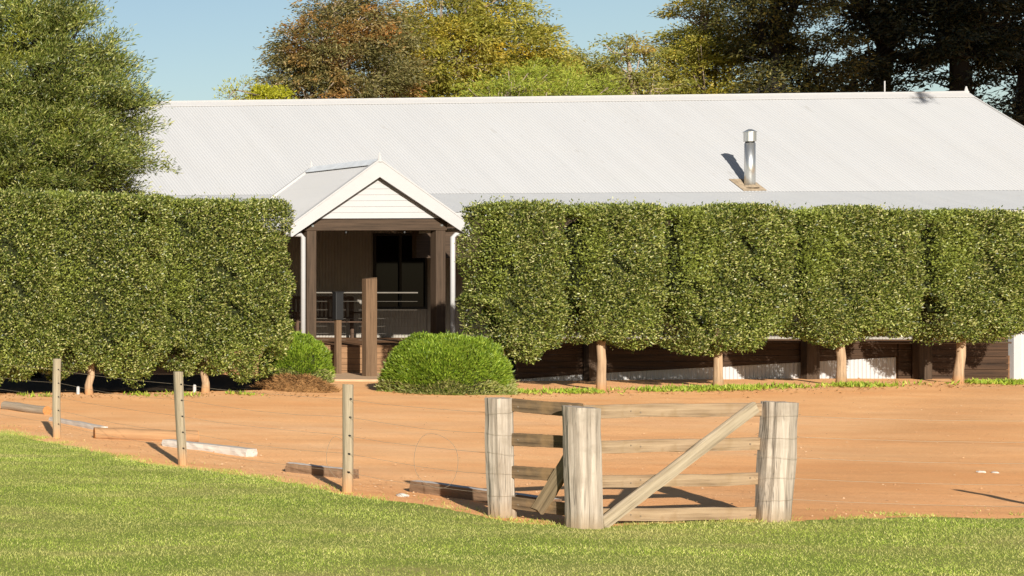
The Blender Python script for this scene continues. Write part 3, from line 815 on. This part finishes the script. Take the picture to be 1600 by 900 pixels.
# mound of dry litter under the small bush
vs, fs = [], []
for i in range(9):
    for j in range(28):
        a = j / 28 * 2 * math.pi; rr = i / 8
        rx = .60 * (1 + .12 * math.sin(3 * a + 1))
        vs.append((22.95 + math.cos(a) * rr * rx, 32.45 + math.sin(a) * rr * .75, .30 * (1 - rr ** 2.2) + .03 * mnoise.noise(Vector((math.cos(a) * rr * 5, math.sin(a) * rr * 5, 0))) - .02))
for i in range(8):
    for j in range(28): fs.append((i * 28 + j, (i + 1) * 28 + j, (i + 1) * 28 + (j + 1) % 28, i * 28 + (j + 1) % 28))
n = 2600
r_ = np.random.default_rng(9); aa = r_.uniform(0, 2 * math.pi, n); rr_ = np.sqrt(r_.random(n))
P = np.stack([22.95 + np.cos(aa) * rr_ * .62, 32.45 + np.sin(aa) * rr_ * .77, .30 * (1 - rr_ ** 2.2)], 1)
V, Fq = leaves(P, np.stack([np.cos(aa) * .8, np.sin(aa) * .8, np.full(n, .1)], 1) + r_.normal(0, .4, (n, 3)), r_.uniform(.05, .12, n), r_.uniform(.008, .016, n))
AV = np.concatenate([np.array(vs), V]); AF = np.concatenate([np.array(fs), Fq + len(vs)])
o = link(D.objects.new('litter_mound', np_mesh('litter_mound', AV, AF, [M['mound']])))
tag(o, 'low mound of dry brown litter under the small round bush', 'mound', None, 'structure')

# flat dark sheet that paints deep shade on the ground behind the left hedge
mb = MB(); shade_rim = [(9.5, 31.6), (16, 31.35), (19, 31.7), (21.9, 32.25), (24.7, 33.7), (25.4, 37.3), (9.5, 38.8)]
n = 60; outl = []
for k in range(len(shade_rim)):
    (ax, ay), (bx, by) = shade_rim[k], shade_rim[(k + 1) % len(shade_rim)]
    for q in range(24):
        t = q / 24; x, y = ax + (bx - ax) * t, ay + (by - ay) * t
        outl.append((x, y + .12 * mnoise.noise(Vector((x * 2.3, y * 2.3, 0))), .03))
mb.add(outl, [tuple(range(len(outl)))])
o = mb.build('shade_sheet', M['ground_shade']); tag(o, 'dark sheet painted as deep shade behind the left hedge', None, None, 'structure')

# ------------------------------------------------------------------ trees
def tree(name, label, group, base, lobes, mat, n, leaf=(.10, .17), wid=(.03, .05), cl=(.28, .6), bark='bark_grey', trunk_r=.25, droop=.45, per=110, shell=.55, dome=True, seed=1, tr_top=None):
    """tapered trunk with limbs to every lobe, twigs to leaf clusters spread through the lobes' volume"""
    r = np.random.default_rng(seed); rr = random.Random(seed)
    base = Vector(base)
    root = empty(name, base); tag(root, label, 'tree', group)
    C_ = [Vector(l[0]) - base for l in lobes]; Rr = [Vector(l[1]) for l in lobes]
    vol = np.array([a.x * a.z for a in Rr]); vol /= vol.sum()
    top = sum(C_, Vector()) / len(C_)
    mb = MB()
    ttop = Vector((top.x * .75, top.y * .75, max(c.z for c in C_) if tr_top is None else tr_top))
    tp = [Vector((0, 0, -.2))] + [Vector((ttop.x * t + .25 * rr.uniform(-1, 1) * t, ttop.y * t, ttop.z * t)) for t in (.2, .4, .6, .8, 1)]
    mb.tube(tp, [trunk_r * 1.3, trunk_r, trunk_r * .85, trunk_r * .65, trunk_r * .42, trunk_r * .15], 9)
    Ps, Ds, Sz = [], [], []
    for li, (c, ra, fr) in enumerate(zip(C_, Rr, vol)):
        m = int(n * fr); k = max(3, int(m / per))
        j = min(range(1, 6), key=lambda q: abs(tp[q].z - (c.z - ra.z * .6 - (c - tp[q]).xy.length * .5)))
        mid = tp[j].lerp(c, .55) + Vector((rr.uniform(-.3, .3), rr.uniform(-.3, .3), -.25 * ra.z * rr.random()))
        if len(lobes[li]) > 2:
            pth = [Vector(q) - base for q in lobes[li][2]]
            mb.tube(pth, [.12 * (1 - k_ / len(pth)) + .015 for k_ in range(len(pth))], 6); mid = pth[-2]
        else:
            mb.tube([tp[j], mid, c], [trunk_r * .42, trunk_r * .28, trunk_r * .16], 7)
        e = unit(r.normal(size=(k, 3))) * (r.uniform(shell ** 3, 1, k) ** (1 / 3))[:, None]
        cc = np.array(c) + e * np.array(ra)
        cc += .12 * np.array(ra) * np.sin(e[:, [1, 2, 0]] * 7 + seed)
        for q in range(min(k, 16)):
            t_ = Vector(cc[q]); a = mid.lerp(c, rr.random())
            mb.tube([a, a.lerp(t_, .5) + Vector((0, 0, -.1)), t_], [trunk_r * .13, trunk_r * .08, .012], 5)
        cr = r.uniform(*cl, k) if len(lobes[li]) < 4 else r.uniform(lobes[li][3] * .7, lobes[li][3], k)
        per_k = (cr ** 2) / (cr ** 2).sum() * m
        for q in range(k):
            nn = int(per_k[q]) + 1
            g_ = unit(r.normal(size=(nn, 3))) * (r.random((nn, 1)) ** .4)
            if dome: g_[:, 2] = np.abs(g_[:, 2]) * .9 - .25 * r.random(nn)
            g_ *= np.array([1, 1, dome * .75]) * cr[q] * (1 + .35 * np.sin(g_[:, [1, 0, 1]] * 6 + q)) + .04
            Ps.append(cc[q] + g_); Sz.append(np.full(nn, .38 if len(lobes[li]) > 3 else 1.0))
            out = unit(e[q:q + 1])[0]
            Ds.append(g_ / cr[q] * .8 + out * .5 + r.normal(0, .5, (nn, 3)) + np.array([0, 0, -droop]))
    P, Dd = np.concatenate(Ps), np.concatenate(Ds); m = len(P)
    sc = np.where(r.random(m) < .12, 1.35, 1) * np.concatenate(Sz)
    V, Fq = leaves(P, Dd, r.uniform(*leaf, m) * sc, r.uniform(*wid, m) * sc, .15)
    o = link(D.objects.new('crown', np_mesh('crown', V, Fq, [M[mat]])), root)
    mb.build('trunk', M[bark], root, smooth=True)
    return root

def lobe(px, py, Y, r, dy=0, flat=1.0, deep=1.0):
    """a lobe of a crown standing Y metres out, r metres in radius"""
    p = at(px, py, Y); p.y += dy; p.x += dy * (px - PX0) / F
    return (p, (r, r * deep, r * flat))

# the big fine-leaved tree in front of the house's left end
Yt = 36.4
lb = [lobe(10, -50, Yt, .9), lobe(40, 35, Yt, 1.25, -.3), lobe(-35, 30, Yt, 1.5, .3), lobe(110, 105, Yt, .95, .2), lobe(145, 88, Yt, .5, .3), lobe(95, 50, Yt, .55), lobe(60, 130, Yt, 1.6, -.8), lobe(-40, 150, Yt, 1.9, -.2),
      lobe(118, 170, Yt, 1.2, -.4), lobe(166, 165, Yt, .8, .3), lobe(194, 148, Yt, .36, .1), lobe(143, 225, Yt, 1.25, .1), lobe(176, 215, Yt, .68, .4), lobe(90, 240, Yt, 1.6, -1), lobe(10, 250, Yt, 1.7, -.6), lobe(-60, 270, Yt, 1.8, .4), lobe(128, 272, Yt, 1.05, -.1), lobe(159, 278, Yt, .62, .3)]
tree('leafy_tree', 'big dark green fine leaved tree behind the hedge at the left', None, (at(40, 0, Yt).x, Yt, 0), lb, 'bigtree', 230000, (.06, .115), (.014, .026), (.26, .46), 'bark_dark', .24, droop=-.25, per=240, shell=.5, dome=1.3, seed=11)

BG = 'trees behind the building'
Yb = 57.
tree('gum_tree', 'rusty brown topped gum tree behind the roof, left of the golden one', BG, (at(530, 0, Yb).x, Yb, 0),
     [lobe(530, 35, Yb, 1.35), lobe(490, 75, Yb, 1.2, -.4), lobe(575, 45, Yb, 1.15, .3), lobe(530, 95, Yb, 1.6, -.3), lobe(470, 115, Yb, .9, .2), lobe(600, 100, Yb, 1.3, .5), lobe(480, 150, Yb, 1.2), lobe(555, 150, Yb, 1.7, .3), lobe(452, 90, Yb, .5, .2), lobe(545, 5, Yb, .75), lobe(590, 20, Yb, .6), lobe(520, 230, Yb, 2.2)],
     'gum_rust', 69000, (.08, .15), (.028, .05), (.3, .62), seed=21)
Yb = 60.
tree('gum_tree', 'tallest golden green gum tree behind the middle of the roof', BG, (at(735, 0, Yb).x, Yb, 0),
     [lobe(735, 20, Yb, 1.5), lobe(680, 40, Yb, 1.2, -.3), lobe(775, 45, Yb, 1.2, .3), lobe(640, 85, Yb, 1.3, -.5), lobe(705, 90, Yb, 1.6, -.5), lobe(780, 95, Yb, 1.6), lobe(825, 78, Yb, .85, .4), lobe(840, 120, Yb, 1.0, -.2), lobe(620, 130, Yb, 1.2, .2), lobe(690, 145, Yb, 1.6, .4), lobe(770, 140, Yb, 1.5, .6), lobe(845, 55, Yb, .3), lobe(650, 50, Yb, .6), lobe(720, 230, Yb, 2.6)],
     'gum_gold', 99000, (.08, .16), (.028, .052), (.3, .62), seed=22)
Yb = 63.
tree('gum_tree', 'lower olive gum tree between the tallest golden gum and the thin open one', BG, (at(905, 0, Yb).x, Yb, 0),
     [lobe(880, 118, Yb, .95), lobe(920, 112, Yb, .85, .3), lobe(950, 135, Yb, .8), lobe(900, 140, Yb, 1.3, -.4), lobe(855, 130, Yb, .9), lobe(910, 230, Yb, 2.2)],
     'gum_olive', 39000, (.08, .15), (.028, .05), (.3, .55), seed=23)
tree('gum_tree', 'thin open gum tree with sky showing through, left of the dark trees', BG, (at(985, 0, 59).x, 59, 0),
     [lobe(965, 85, 59, .62), lobe(1000, 78, 59, .62, .3), lobe(985, 115, 59, .7, -.2), lobe(960, 135, 59, .7), lobe(1020, 135, 59, .8), lobe(985, 230, 59, 1.6)],
     'gum_olive', 9500, (.08, .15), (.028, .05), (.28, .5), seed=24)
tree('gum_tree', 'yellow gum tree standing right against the left side of the dark trees', BG, (at(1085, 0, 61).x, 61, 0),
     [lobe(1095, 20, 61, .8), lobe(1115, -25, 61, .9), lobe(1075, 72, 61, .8, -.3), lobe(1110, 75, 61, 1.0), lobe(1050, 118, 61, .9), lobe(1090, 125, 61, 1.5, -.5), lobe(1145, 120, 61, 1.1, -.6), lobe(1150, 50, 61, .9, -.2), lobe(1080, 230, 61, 2.6)],
     'gum_gold', 60000, (.08, .15), (.028, .05), (.3, .58), seed=25)
Yb = 56.
tree('wattle', 'feathery light green wattle showing low behind the ridge', BG, (at(800, 0, 52).x, 52, 0),
     [lobe(790, 140, 52, .75), lobe(830, 132, 52, .75, .2), lobe(760, 155, 52, .6), lobe(880, 148, 52, .8), lobe(925, 150, 52, .7), lobe(960, 158, 52, .5), lobe(840, 190, 52, 1.6)],
     'wattle', 22000, (.08, .15), (.012, .022), (.25, .45), trunk_r=.12, droop=.1, seed=26)
tree('lime_shrub', 'lime yellow shrub showing above the ridge left of the rusty gum', BG, (at(425, 0, 51).x, 51, 0),
     [lobe(430, 148, 51, .42), lobe(412, 158, 51, .4), lobe(447, 160, 51, .35), lobe(425, 190, 51, .9)],
     'lime', 8500, (.07, .13), (.025, .04), (.16, .28), trunk_r=.06, droop=-.4, seed=27)
tree('lime_shrub', 'sparse yellowish shrub of bare shoots above the ridge, leftmost behind the roof', BG, (at(380, 0, 51).x, 51, 0),
     [lobe(372, 140, 51, .35), lobe(358, 152, 51, .3), lobe(390, 150, 51, .35), lobe(380, 185, 51, .8)],
     'lime', 1700, (.06, .10), (.02, .03), (.14, .28), trunk_r=.05, droop=-.5, seed=28)
DG = 'tall dark trees behind the right end of the roof'
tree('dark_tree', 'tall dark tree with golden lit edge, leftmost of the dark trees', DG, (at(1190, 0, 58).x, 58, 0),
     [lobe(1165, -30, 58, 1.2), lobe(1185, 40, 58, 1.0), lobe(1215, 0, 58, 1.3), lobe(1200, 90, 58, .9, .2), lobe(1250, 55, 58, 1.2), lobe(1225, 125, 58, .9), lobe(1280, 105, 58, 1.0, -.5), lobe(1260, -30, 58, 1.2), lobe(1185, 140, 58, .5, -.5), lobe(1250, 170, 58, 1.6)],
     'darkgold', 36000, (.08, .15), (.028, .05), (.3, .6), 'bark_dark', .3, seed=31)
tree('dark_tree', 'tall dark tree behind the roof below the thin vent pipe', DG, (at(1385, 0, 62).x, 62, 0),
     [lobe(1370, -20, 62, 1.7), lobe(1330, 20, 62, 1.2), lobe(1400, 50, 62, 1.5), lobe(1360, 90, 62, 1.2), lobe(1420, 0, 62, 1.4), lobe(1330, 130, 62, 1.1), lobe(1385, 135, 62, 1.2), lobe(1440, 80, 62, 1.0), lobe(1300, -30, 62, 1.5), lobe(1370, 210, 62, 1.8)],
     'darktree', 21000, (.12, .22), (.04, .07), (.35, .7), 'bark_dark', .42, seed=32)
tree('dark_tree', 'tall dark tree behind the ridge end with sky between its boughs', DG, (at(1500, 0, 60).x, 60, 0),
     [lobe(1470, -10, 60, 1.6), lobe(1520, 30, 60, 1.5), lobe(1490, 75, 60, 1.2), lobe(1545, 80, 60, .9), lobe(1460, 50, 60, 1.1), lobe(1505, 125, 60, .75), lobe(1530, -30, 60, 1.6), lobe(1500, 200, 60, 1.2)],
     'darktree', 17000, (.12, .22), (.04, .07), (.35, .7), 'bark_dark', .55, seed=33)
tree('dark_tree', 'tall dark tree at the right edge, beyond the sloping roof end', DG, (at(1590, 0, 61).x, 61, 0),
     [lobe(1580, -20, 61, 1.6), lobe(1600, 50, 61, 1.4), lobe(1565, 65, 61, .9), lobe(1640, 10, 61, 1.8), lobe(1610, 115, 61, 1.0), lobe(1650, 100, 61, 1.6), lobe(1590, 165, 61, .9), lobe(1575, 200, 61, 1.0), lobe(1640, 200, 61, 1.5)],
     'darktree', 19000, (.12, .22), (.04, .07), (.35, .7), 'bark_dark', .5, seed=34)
# a tall tree beside the house, right of the frame: it shades the dark trees and drops one shadow on the ridge
lb = [((51.0 + a, 28.5 + b, 22.5 + c), (3.0, 3.0, 3.0)) for a, b, c in ((-5.0, 0, 0), (-2, 1, 2), (1.5, -1, .5), (5, 0, 1), (-3.5, -1.5, -1.5), (0, 1, -2), (3.5, 1.5, -1.5), (7.5, 0, 0), (9.5, 0, -1), (-1, 0, 4), (2, 1, -4), (6, 1, -4), (9, 1, -3.5))]
lb.append(((39.85, 29.6, 11.9), (.20, .15, .28), [(49.5, 28.8, 17), (45, 29.2, 19), (41.6, 29.5, 16.5), (40.1, 29.6, 13.6), (39.8, 29.6, 12.0)], .26))
tree('shade_tree', 'tall spreading tree beside the house, right of the photo', None, (51, 28.5, 0), lb, 'darktree', 90000, (.28, .45), (.12, .2), (.5, 1.0), 'bark_dark', .5, per=120, shell=.2, seed=41, tr_top=20)

# ------------------------------------------------------------------ fence, gate posts, rails
def rough_post(name, mat, base, h, r, lean, seed, flat=0.0, nseg=14, n=26, tilt=(0, 0), swell=.09, square=0.0):
    """split round post: grooved section, uneven along its height, sawn top"""
    rr = random.Random(seed)
    gro = [1 + .035 * rr.uniform(-1, 1) + .06 * math.sin(2 * 2 * math.pi * k / n + seed) for k in range(n)]
    for k in range(n):
        if rr.random() < .16: gro[k] -= rr.uniform(.05, .12)
    vs, fs = [], []
    for i in range(nseg + 1):
        t = i / nseg; z = -.12 + (h + .12) * t
        for k in range(n):
            a = 2 * math.pi * k / n
            q = 1 / max(abs(math.cos(a)), abs(math.sin(a))); q = 1 + (q - 1) * square
            rad = r * gro[k] * q * (1 + swell * mnoise.noise(Vector((math.cos(a) * 1.2, math.sin(a) * 1.2 + seed, z * 3))) + .02 * mnoise.noise(Vector((k, seed, z * 14))))
            x, y = math.cos(a) * rad, math.sin(a) * rad * (1 - flat)
            zz = z + (tilt[0] * x + tilt[1] * y + .006 * mnoise.noise(Vector((k * .8, seed, 3))) if i == nseg else 0)
            bend = .012 * math.sin(t * 3 + seed)
            vs.append((x + lean[0] * t + bend, y + lean[1] * t, zz))
    for i in range(nseg):
        for k in range(n):
            fs.append((i * n + k, i * n + (k + 1) % n, (i + 1) * n + (k + 1) % n, (i + 1) * n + k))
    vs.append((lean[0] + .012 * math.sin(3 + seed), lean[1], h - .004)); c = len(vs) - 1
    for k in range(n): fs.append((nseg * n + k, nseg * n + (k + 1) % n, c))
    mb = MB(); mb.add(vs, fs)
    return mb.build(name, mat, None, base)

def plank(name, mat, p0, p1, w, th, seed, parent=None, wdir=Vector((0, 0, 1)), nseg=16, mats=None, taper=0.0):
    """weathered sawn board from p0 to p1; local x runs along it"""
    rr = random.Random(seed)
    p0, p1 = Vector(p0), Vector(p1); L = (p1 - p0).length
    ax = (p1 - p0).normalized(); ay = wdir.cross(ax).normalized(); az = ax.cross(ay)
    vs, fs = [], []
    sec = [(-1, -1), (0, -1.03), (1, -1), (1.02, 0), (1, 1), (0, 1.03), (-1, 1), (-1.02, 0)]
    sec = [(a * .97 if abs(a) == 1 and abs(b) == 1 else a, b * .97 if abs(a) == 1 and abs(b) == 1 else b) for a, b in sec]
    for i in range(nseg + 1):
        t = i / nseg
        wv = 1 + .05 * mnoise.noise(Vector((t * L * 3, seed, 0))) - taper * t
        sag = .010 * mnoise.noise(Vector((t * L * 1.6, seed, 7)))
        for j, (a, b) in enumerate(sec):
            e = (.012 * rr.uniform(-1, 1) if i in (0, nseg) else 0)
            vs.append((t * L + e, a * th / 2 * (1 + .06 * rr.uniform(-1, 1)), b * w / 2 * wv + sag + .002 * rr.uniform(-1, 1)))
    n = len(sec)
    for i in range(nseg):
        for k in range(n): fs.append((i * n + k, i * n + (k + 1) % n, (i + 1) * n + (k + 1) % n, (i + 1) * n + k))
    fs.append(tuple(range(n))[::-1]); fs.append(tuple(range(nseg * n, nseg * n + n)))
    mb = MB(); mb.add(vs, fs)
    o = mb.build(name, mat, parent)
    from mathutils import Matrix
    m = Matrix((ax, ay, az)).transposed().to_4x4(); m.translation = p0
    if parent is not None: m.translation = p0 - Vector(parent.location)
    o.matrix_local = m
    return o

GP = 'thick weathered gate posts'
a = rough_post('gate_post', M['grey_timber'], (12.35, 14.80, 0), 1.072, .079, (-.035, 0), 3, tilt=(.05, 0), square=.45)
tag(a, 'slimmest thick weathered post, at the left end of the timber rails', 'post', GP)
b = rough_post('gate_post', M['grey_timber'], (12.43, 14.08, 0), 1.045, .103, (0, 0), 8, tilt=(-.03, .05), square=.5)
tag(b, 'thick weathered post in the middle where both rail panels meet', 'post', GP)
c = rough_post('gate_post', M['grey_timber'], (14.50, 14.54, 0), 1.055, .108, (.085, .0), 13, tilt=(-.02, 0), square=.5)
tag(c, 'thick weathered post leaning right at the right end of the timber rails', 'post', GP)

FP = 'thin wire fence posts'
fp = [((12.26, 16.60), (.03, 0), 'thin fence post nearest the timber rails, standing at the grass edge'),
      ((12.15, 19.02), (-.04, 0), 'thin fence post leaning left in the middle of the three, beside the white plank'),
      ((12.54, 22.30), (0, 0), 'thin fence post at the far left, farthest along the wire fence'),
      ((17.28, 14.05), (.03, .03), 'thin fence post right of the photo, its shadow lying on the dirt')]
for i, ((x, y), ln, lab) in enumerate(fp):
    o = rough_post('fence_post', M['post_timber'], (x, y, 0), 1.085, .046, ln, 20 + i, n=18, tilt=(.05 * (i - 1), 0), swell=.03)
    tag(o, lab, 'fence post', FP)
    if i < 3:
        for k in range(5):
            mb = MB(); z = .2 + k * .185; t_ = z / 1.085
            mb.tube([(ln[0] * t_ - .012, -.052, z), (ln[0] * t_ - .012, -.03, z)], .0095, 6)
            mb.build('wire_hole', M['black'], o)

HT = [.20, .385, .57, .755, .94]
NM = ['lowest', 'second lowest', 'middle', 'second highest', 'topmost']
WGL, WGR = 'wires of the left fence', 'wires of the right fence'
def wrap(mb, x, y, r, z):
    mb.tube([(x + math.cos(a) * r, y + math.sin(a) * r, z + .012 * math.sin(a + z * 9)) for a in (q / 16 * 2 * math.pi for q in range(17))], .0011, 5)
for k, z in enumerate(HT):
    pts = []
    P4 = [(12.35, 14.72), (12.26, 16.60), (12.13, 19.02), (12.54, 22.30), (13.05, 26.2)]
    for (ax, ay), (bx, by) in zip(P4[:-1], P4[1:]):
        for t in (0, .25, .5, .75): pts.append((ax + (bx - ax) * t, ay + (by - ay) * t, z - .03 * 4 * t * (1 - t) + .008 * math.sin(k * 3 + t * 5)))
    pts.append((*P4[-1], z))
    mb = MB(); mb.tube(pts, .0017, 5)
    wrap(mb, 12.35 - .035 * z, 14.80, .100, z)
    o = mb.build('fence_wire', M['steel_wire']); tag(o, f'{NM[k]} wire of the fence left of the timber rails', 'wire', WGL)
    pts = [(14.55 + (17.28 - 14.55) * t, 14.5 + (14.05 - 14.5) * t, z - .03 * 4 * t * (1 - t)) for t in (0, .2, .4, .6, .8, 1)]
    mb = MB(); mb.tube(pts, .0017, 5)
    wrap(mb, 14.50 + .085 * z, 14.54, .136, z)
    o = mb.build('fence_wire', M['steel_wire']); tag(o, f'{NM[k]} wire of the fence right of the leaning thick post', 'wire', WGR)
# loose loops of wire hanging on the left fence
def loop(cx, cy, cz, rx, rz, label, turns=1.0, seed=0, a0=0):
    pts = [(cx + math.cos(a) * rx * .55, cy - math.cos(a) * rx * .85, cz + math.sin(a) * rz + .015 * math.sin(3 * a + seed)) for a in (a0 + k / 30 * 2 * math.pi * turns for k in range(31))]
    mb = MB(); mb.tube(pts, .0017, 5); o = mb.build('wire_loop', M['old_wire']); tag(o, label, 'wire', 'loose loops of fence wire')
p = at(681, 720, 15.45); loop(p.x, 15.45, p.z, .17, .26, 'closed oval loop of loose wire beside the left end of the timber rails', 1.06, 1)
p = at(528, 715, 16.4); loop(p.x, 16.4, p.z, .10, .20, 'open curl of loose wire behind the thin post nearest the rails', .6, 2, 1.2)

# rail panels
def panel(label, A, Bp, zs, ws, brace, seed, mats):
    A, Bp = Vector(A), Vector(Bp)
    root = empty('rail_panel', (A.x, A.y, 0)); tag(root, label, 'fence panel', 'weathered rail panels between the thick posts')
    for k, ((z0, z1), w) in enumerate(zip(zs, ws)):
        plank('rail', M[mats[0]], (A.x, A.y, z0), (Bp.x, Bp.y, z1), w, .034, seed + k, root)
    d_ = (Bp - A); d_.z = 0; L_ = d_.length; d_.normalize(); nrm_ = Vector((d_.y, -d_.x, 0))
    for k, (z0, z1) in enumerate(zs):
        for f in ((.31, .36, .93) if L_ > 1 else (.12,)):
            q = Vector((A.x, A.y, 0)) + d_ * L_ * f - Vector(root.location); zz = z0 + (z1 - z0) * f + .012 * ((k * 7 + int(f * 100)) % 3 - 1)
            mb = MB(); mb.tube([Vector((q.x, q.y, zz)) + nrm_ * .012, Vector((q.x, q.y, zz)) + nrm_ * .0215], .0075, 6); mb.build('nail', M['old_wire'], root)
    (bx, by, bz), (tx, ty, tz) = brace
    plank('brace', M[mats[1]], (bx, by, bz), (tx, ty, tz), .105, .036, seed + 9, root, wdir=Vector((0, 0, 1)))
M['rail_brown2'] = wood('brown_brace', (.09, .065, .035), (.25, .185, .11), 0, 1, .9, .5)
M['rail_timber2'] = wood('weathered_brace', (.20, .15, .095), (.41, .335, .235), 0, 1, .9, .5)
def zr(py, Y): return EYE - (py - PY0) * Y / F
# right panel: behind the posts' centres, from middle to right post
Y1, Y2 = 14.24, 14.62
panel('wide rail panel with a long diagonal brace, between middle and right thick posts', (12.44, Y1, 0), (14.50, Y2, 0),
      [(zr(643, Y1), zr(640, Y2)), (zr(700, Y1), zr(693, Y2)), (zr(754, Y1), zr(748, Y2)), (zr(803, Y1) - .01, zr(802, Y2))], [.115, .11, .105, .11],
      ((12.62, 14.10, .035), (14.36, 14.535, zr(636, 14.53))), 50, ('rail_timber', 'rail_timber2'))
Y1, Y2 = 14.70, 14.16
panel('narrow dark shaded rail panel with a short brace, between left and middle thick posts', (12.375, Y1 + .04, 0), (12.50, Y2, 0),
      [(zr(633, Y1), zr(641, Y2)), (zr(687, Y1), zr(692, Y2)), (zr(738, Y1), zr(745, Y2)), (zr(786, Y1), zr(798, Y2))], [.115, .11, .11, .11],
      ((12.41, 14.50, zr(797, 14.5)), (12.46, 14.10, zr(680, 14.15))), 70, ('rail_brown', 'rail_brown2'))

# timbers lying on the dirt
TG = 'timbers lying along the wire fence'
def ground_log(label, p0, p1, r, mat, seed):
    p0, p1 = Vector((*p0, r * .8)), Vector((*p1, r * .8))
    root = empty('log', p0); tag(root, label, 'log', TG)
    L = (p1 - p0).length; ang = math.atan2(p1.y - p0.y, p1.x - p0.x)
    mb = MB(); pts = [(L * t, .01 * math.sin(t * 4 + seed), .006 * math.sin(t * 7)) for t in (0, .15, .3, .45, .6, .75, .9, 1)]
    mb.tube(pts, [r * (1 + .05 * math.sin(3 * k + seed)) for k in range(8)], 14, cap=False)
    o = mb.build('bark', M[mat], root, smooth=True); o.rotation_euler = (0, 0, ang)
    for x, i in ((pts[0], 0), (pts[-1], 7)):
        mb = MB(); mb.tube([(x[0] - .006, x[1], x[2]), (x[0] + .006, x[1], x[2])], r * (1 + .05 * math.sin(3 * i + seed)) * .99, 14)
        o = mb.build('sawn_end', M['log_end'], root); o.rotation_euler = (0, 0, ang)
ground_log('short grey log with orange sawn end at the far left', (14.58, 27.5), (14.66, 26.35), .075, 'log_grey', 1)
ground_log('thick orange dust covered log behind the middle fence post', (13.02, 22.25), (14.12, 21.80), .085, 'log_dusty', 2)
def sleeper(label, p0, p1, w, th, mat, seed):
    o = plank('timber_sleeper', M[mat], (*p0, w / 2 - .012), (*p1, w / 2 - .012), w, th, seed, None)
    tag(o, label, 'sleeper', TG)
sleeper('thin pale plank lying behind the leftmost fence post', (13.98, 25.0), (13.80, 23.35), .085, .10, 'sleeper_white', 1)
sleeper('broad white plank lying beside the middle fence post', (13.38, 21.25), (13.62, 20.0), .10, .16, 'sleeper_white', 2)
sleeper('brown sleeper with pale top behind the fence post nearest the rails', (12.90, 18.30), (13.10, 17.62), .12, .14, 'sleeper_brown', 3)
sleeper('shaded sleeper lying behind the left end of the timber rails', (12.93, 16.55), (13.12, 15.15), .13, .15, 'sleeper_brown', 4)

# small stones and pegs
def stone(p, r, seed, label):
    rr = random.Random(seed); vs, fs = [], []
    for i in range(7):
        for j in range(12):
            th, ph = math.pi * i / 6, 2 * math.pi * j / 12
            q = Vector((math.sin(th) * math.cos(ph), math.sin(th) * math.sin(ph), math.cos(th)))
            k = 1 + .28 * mnoise.noise(q * 1.6 + Vector((seed, 0, 0)))
            vs.append((q.x * r[0] * k, q.y * r[1] * k, q.z * r[2] * k + r[2] * .5))
    for i in range(6):
        for j in range(12): fs.append((i * 12 + j, (i + 1) * 12 + j, (i + 1) * 12 + (j + 1) % 12, i * 12 + (j + 1) % 12))
    mb = MB(); mb.add(vs, fs); o = mb.build('stone', M['rock'], None, p); tag(o, label, 'stone', 'pale stones on the ground')
def gp(px, py): Y_ = EYE * F / (py - PY0); return ((px - PX0) * Y_ / F, Y_, 0)
stone(gp(629, 776), (.05, .05, .022), 1, 'flat white stone in the worn grass left of the rails')
stone(gp(1533, 739), (.034, .04, .018), 2, 'flat pale stone on the drive at the right, left one of two')
stone(gp(1555, 740), (.03, .035, .016), 3, 'flat pale stone on the drive at the right, right one of two')
stone(gp(382, 705), (.03, .04, .025), 4, 'small white stone at the near end of the broad white plank')
for (px, py, lab) in ((122, 616, 'small white peg under the hedge beside the leftmost tan trunk'), (304, 613, 'small white peg under the hedge behind the middle fence post')):
    p = gp(px, py); mb = MB(); mb.tube([(0, 0, -.05), (0, 0, .13), (0, 0, .15)], [.028, .028, .016], 8)
    o = mb.build('garden_peg', M['white'], None, p); tag(o, lab, 'peg', 'white pegs under the hedge')

# ------------------------------------------------------------------ light, sky, camera
w = D.worlds.new('World'); C.scene.world = w; w.use_nodes = True
nt = w.node_tree; nt.nodes.clear()
sky = nt.nodes.new('ShaderNodeTexSky'); sky.sky_type = 'NISHITA'; sky.sun_disc = False
elev = math.asin(-SUN.z)
sky.sun_elevation = elev
sky.sun_rotation = math.atan2(-SUN.x, -SUN.y)       # compass bearing of the sun, from +Y towards +X
sky.air_density = 1.0; sky.dust_density = .6; sky.ozone_density = 1.5
bg = nt.nodes.new('ShaderNodeBackground'); bg.inputs[1].default_value = .05
ow = nt.nodes.new('ShaderNodeOutputWorld')
nt.links.new(sky.outputs[0], bg.inputs[0]); nt.links.new(bg.outputs[0], ow.inputs[0])

sl = D.lights.new('sun', 'SUN'); sl.energy = 4.9; sl.angle = R(.5); sl.color = (1, .935, .83)
so = link(D.objects.new('sun', sl)); so.rotation_euler = SUN.to_track_quat('-Z', 'Y').to_euler()

cam = D.cameras.new('camera'); cam.sensor_width = 36; cam.sensor_fit = 'HORIZONTAL'
cam.lens = F / 1600 * 36
cam.shift_x = (800 - PX0) / 1600
cam.shift_y = -(450 - PY0) / 1600
cam.clip_end = 2000; cam.clip_start = .1
co = link(D.objects.new('camera', cam)); co.location = (0, 0, EYE); co.rotation_euler = (R(90), 0, 0)
C.scene.camera = co
vs_ = C.scene.view_settings
vs_.view_transform = 'Standard'; vs_.look = 'None'; vs_.exposure = 0.95; vs_.gamma = 1; vs_.use_curve_mapping = False
C.scene.display_settings.display_device = 'sRGB'
C.scene.cycles.max_bounces = 8
C.scene.cycles.use_denoising = True
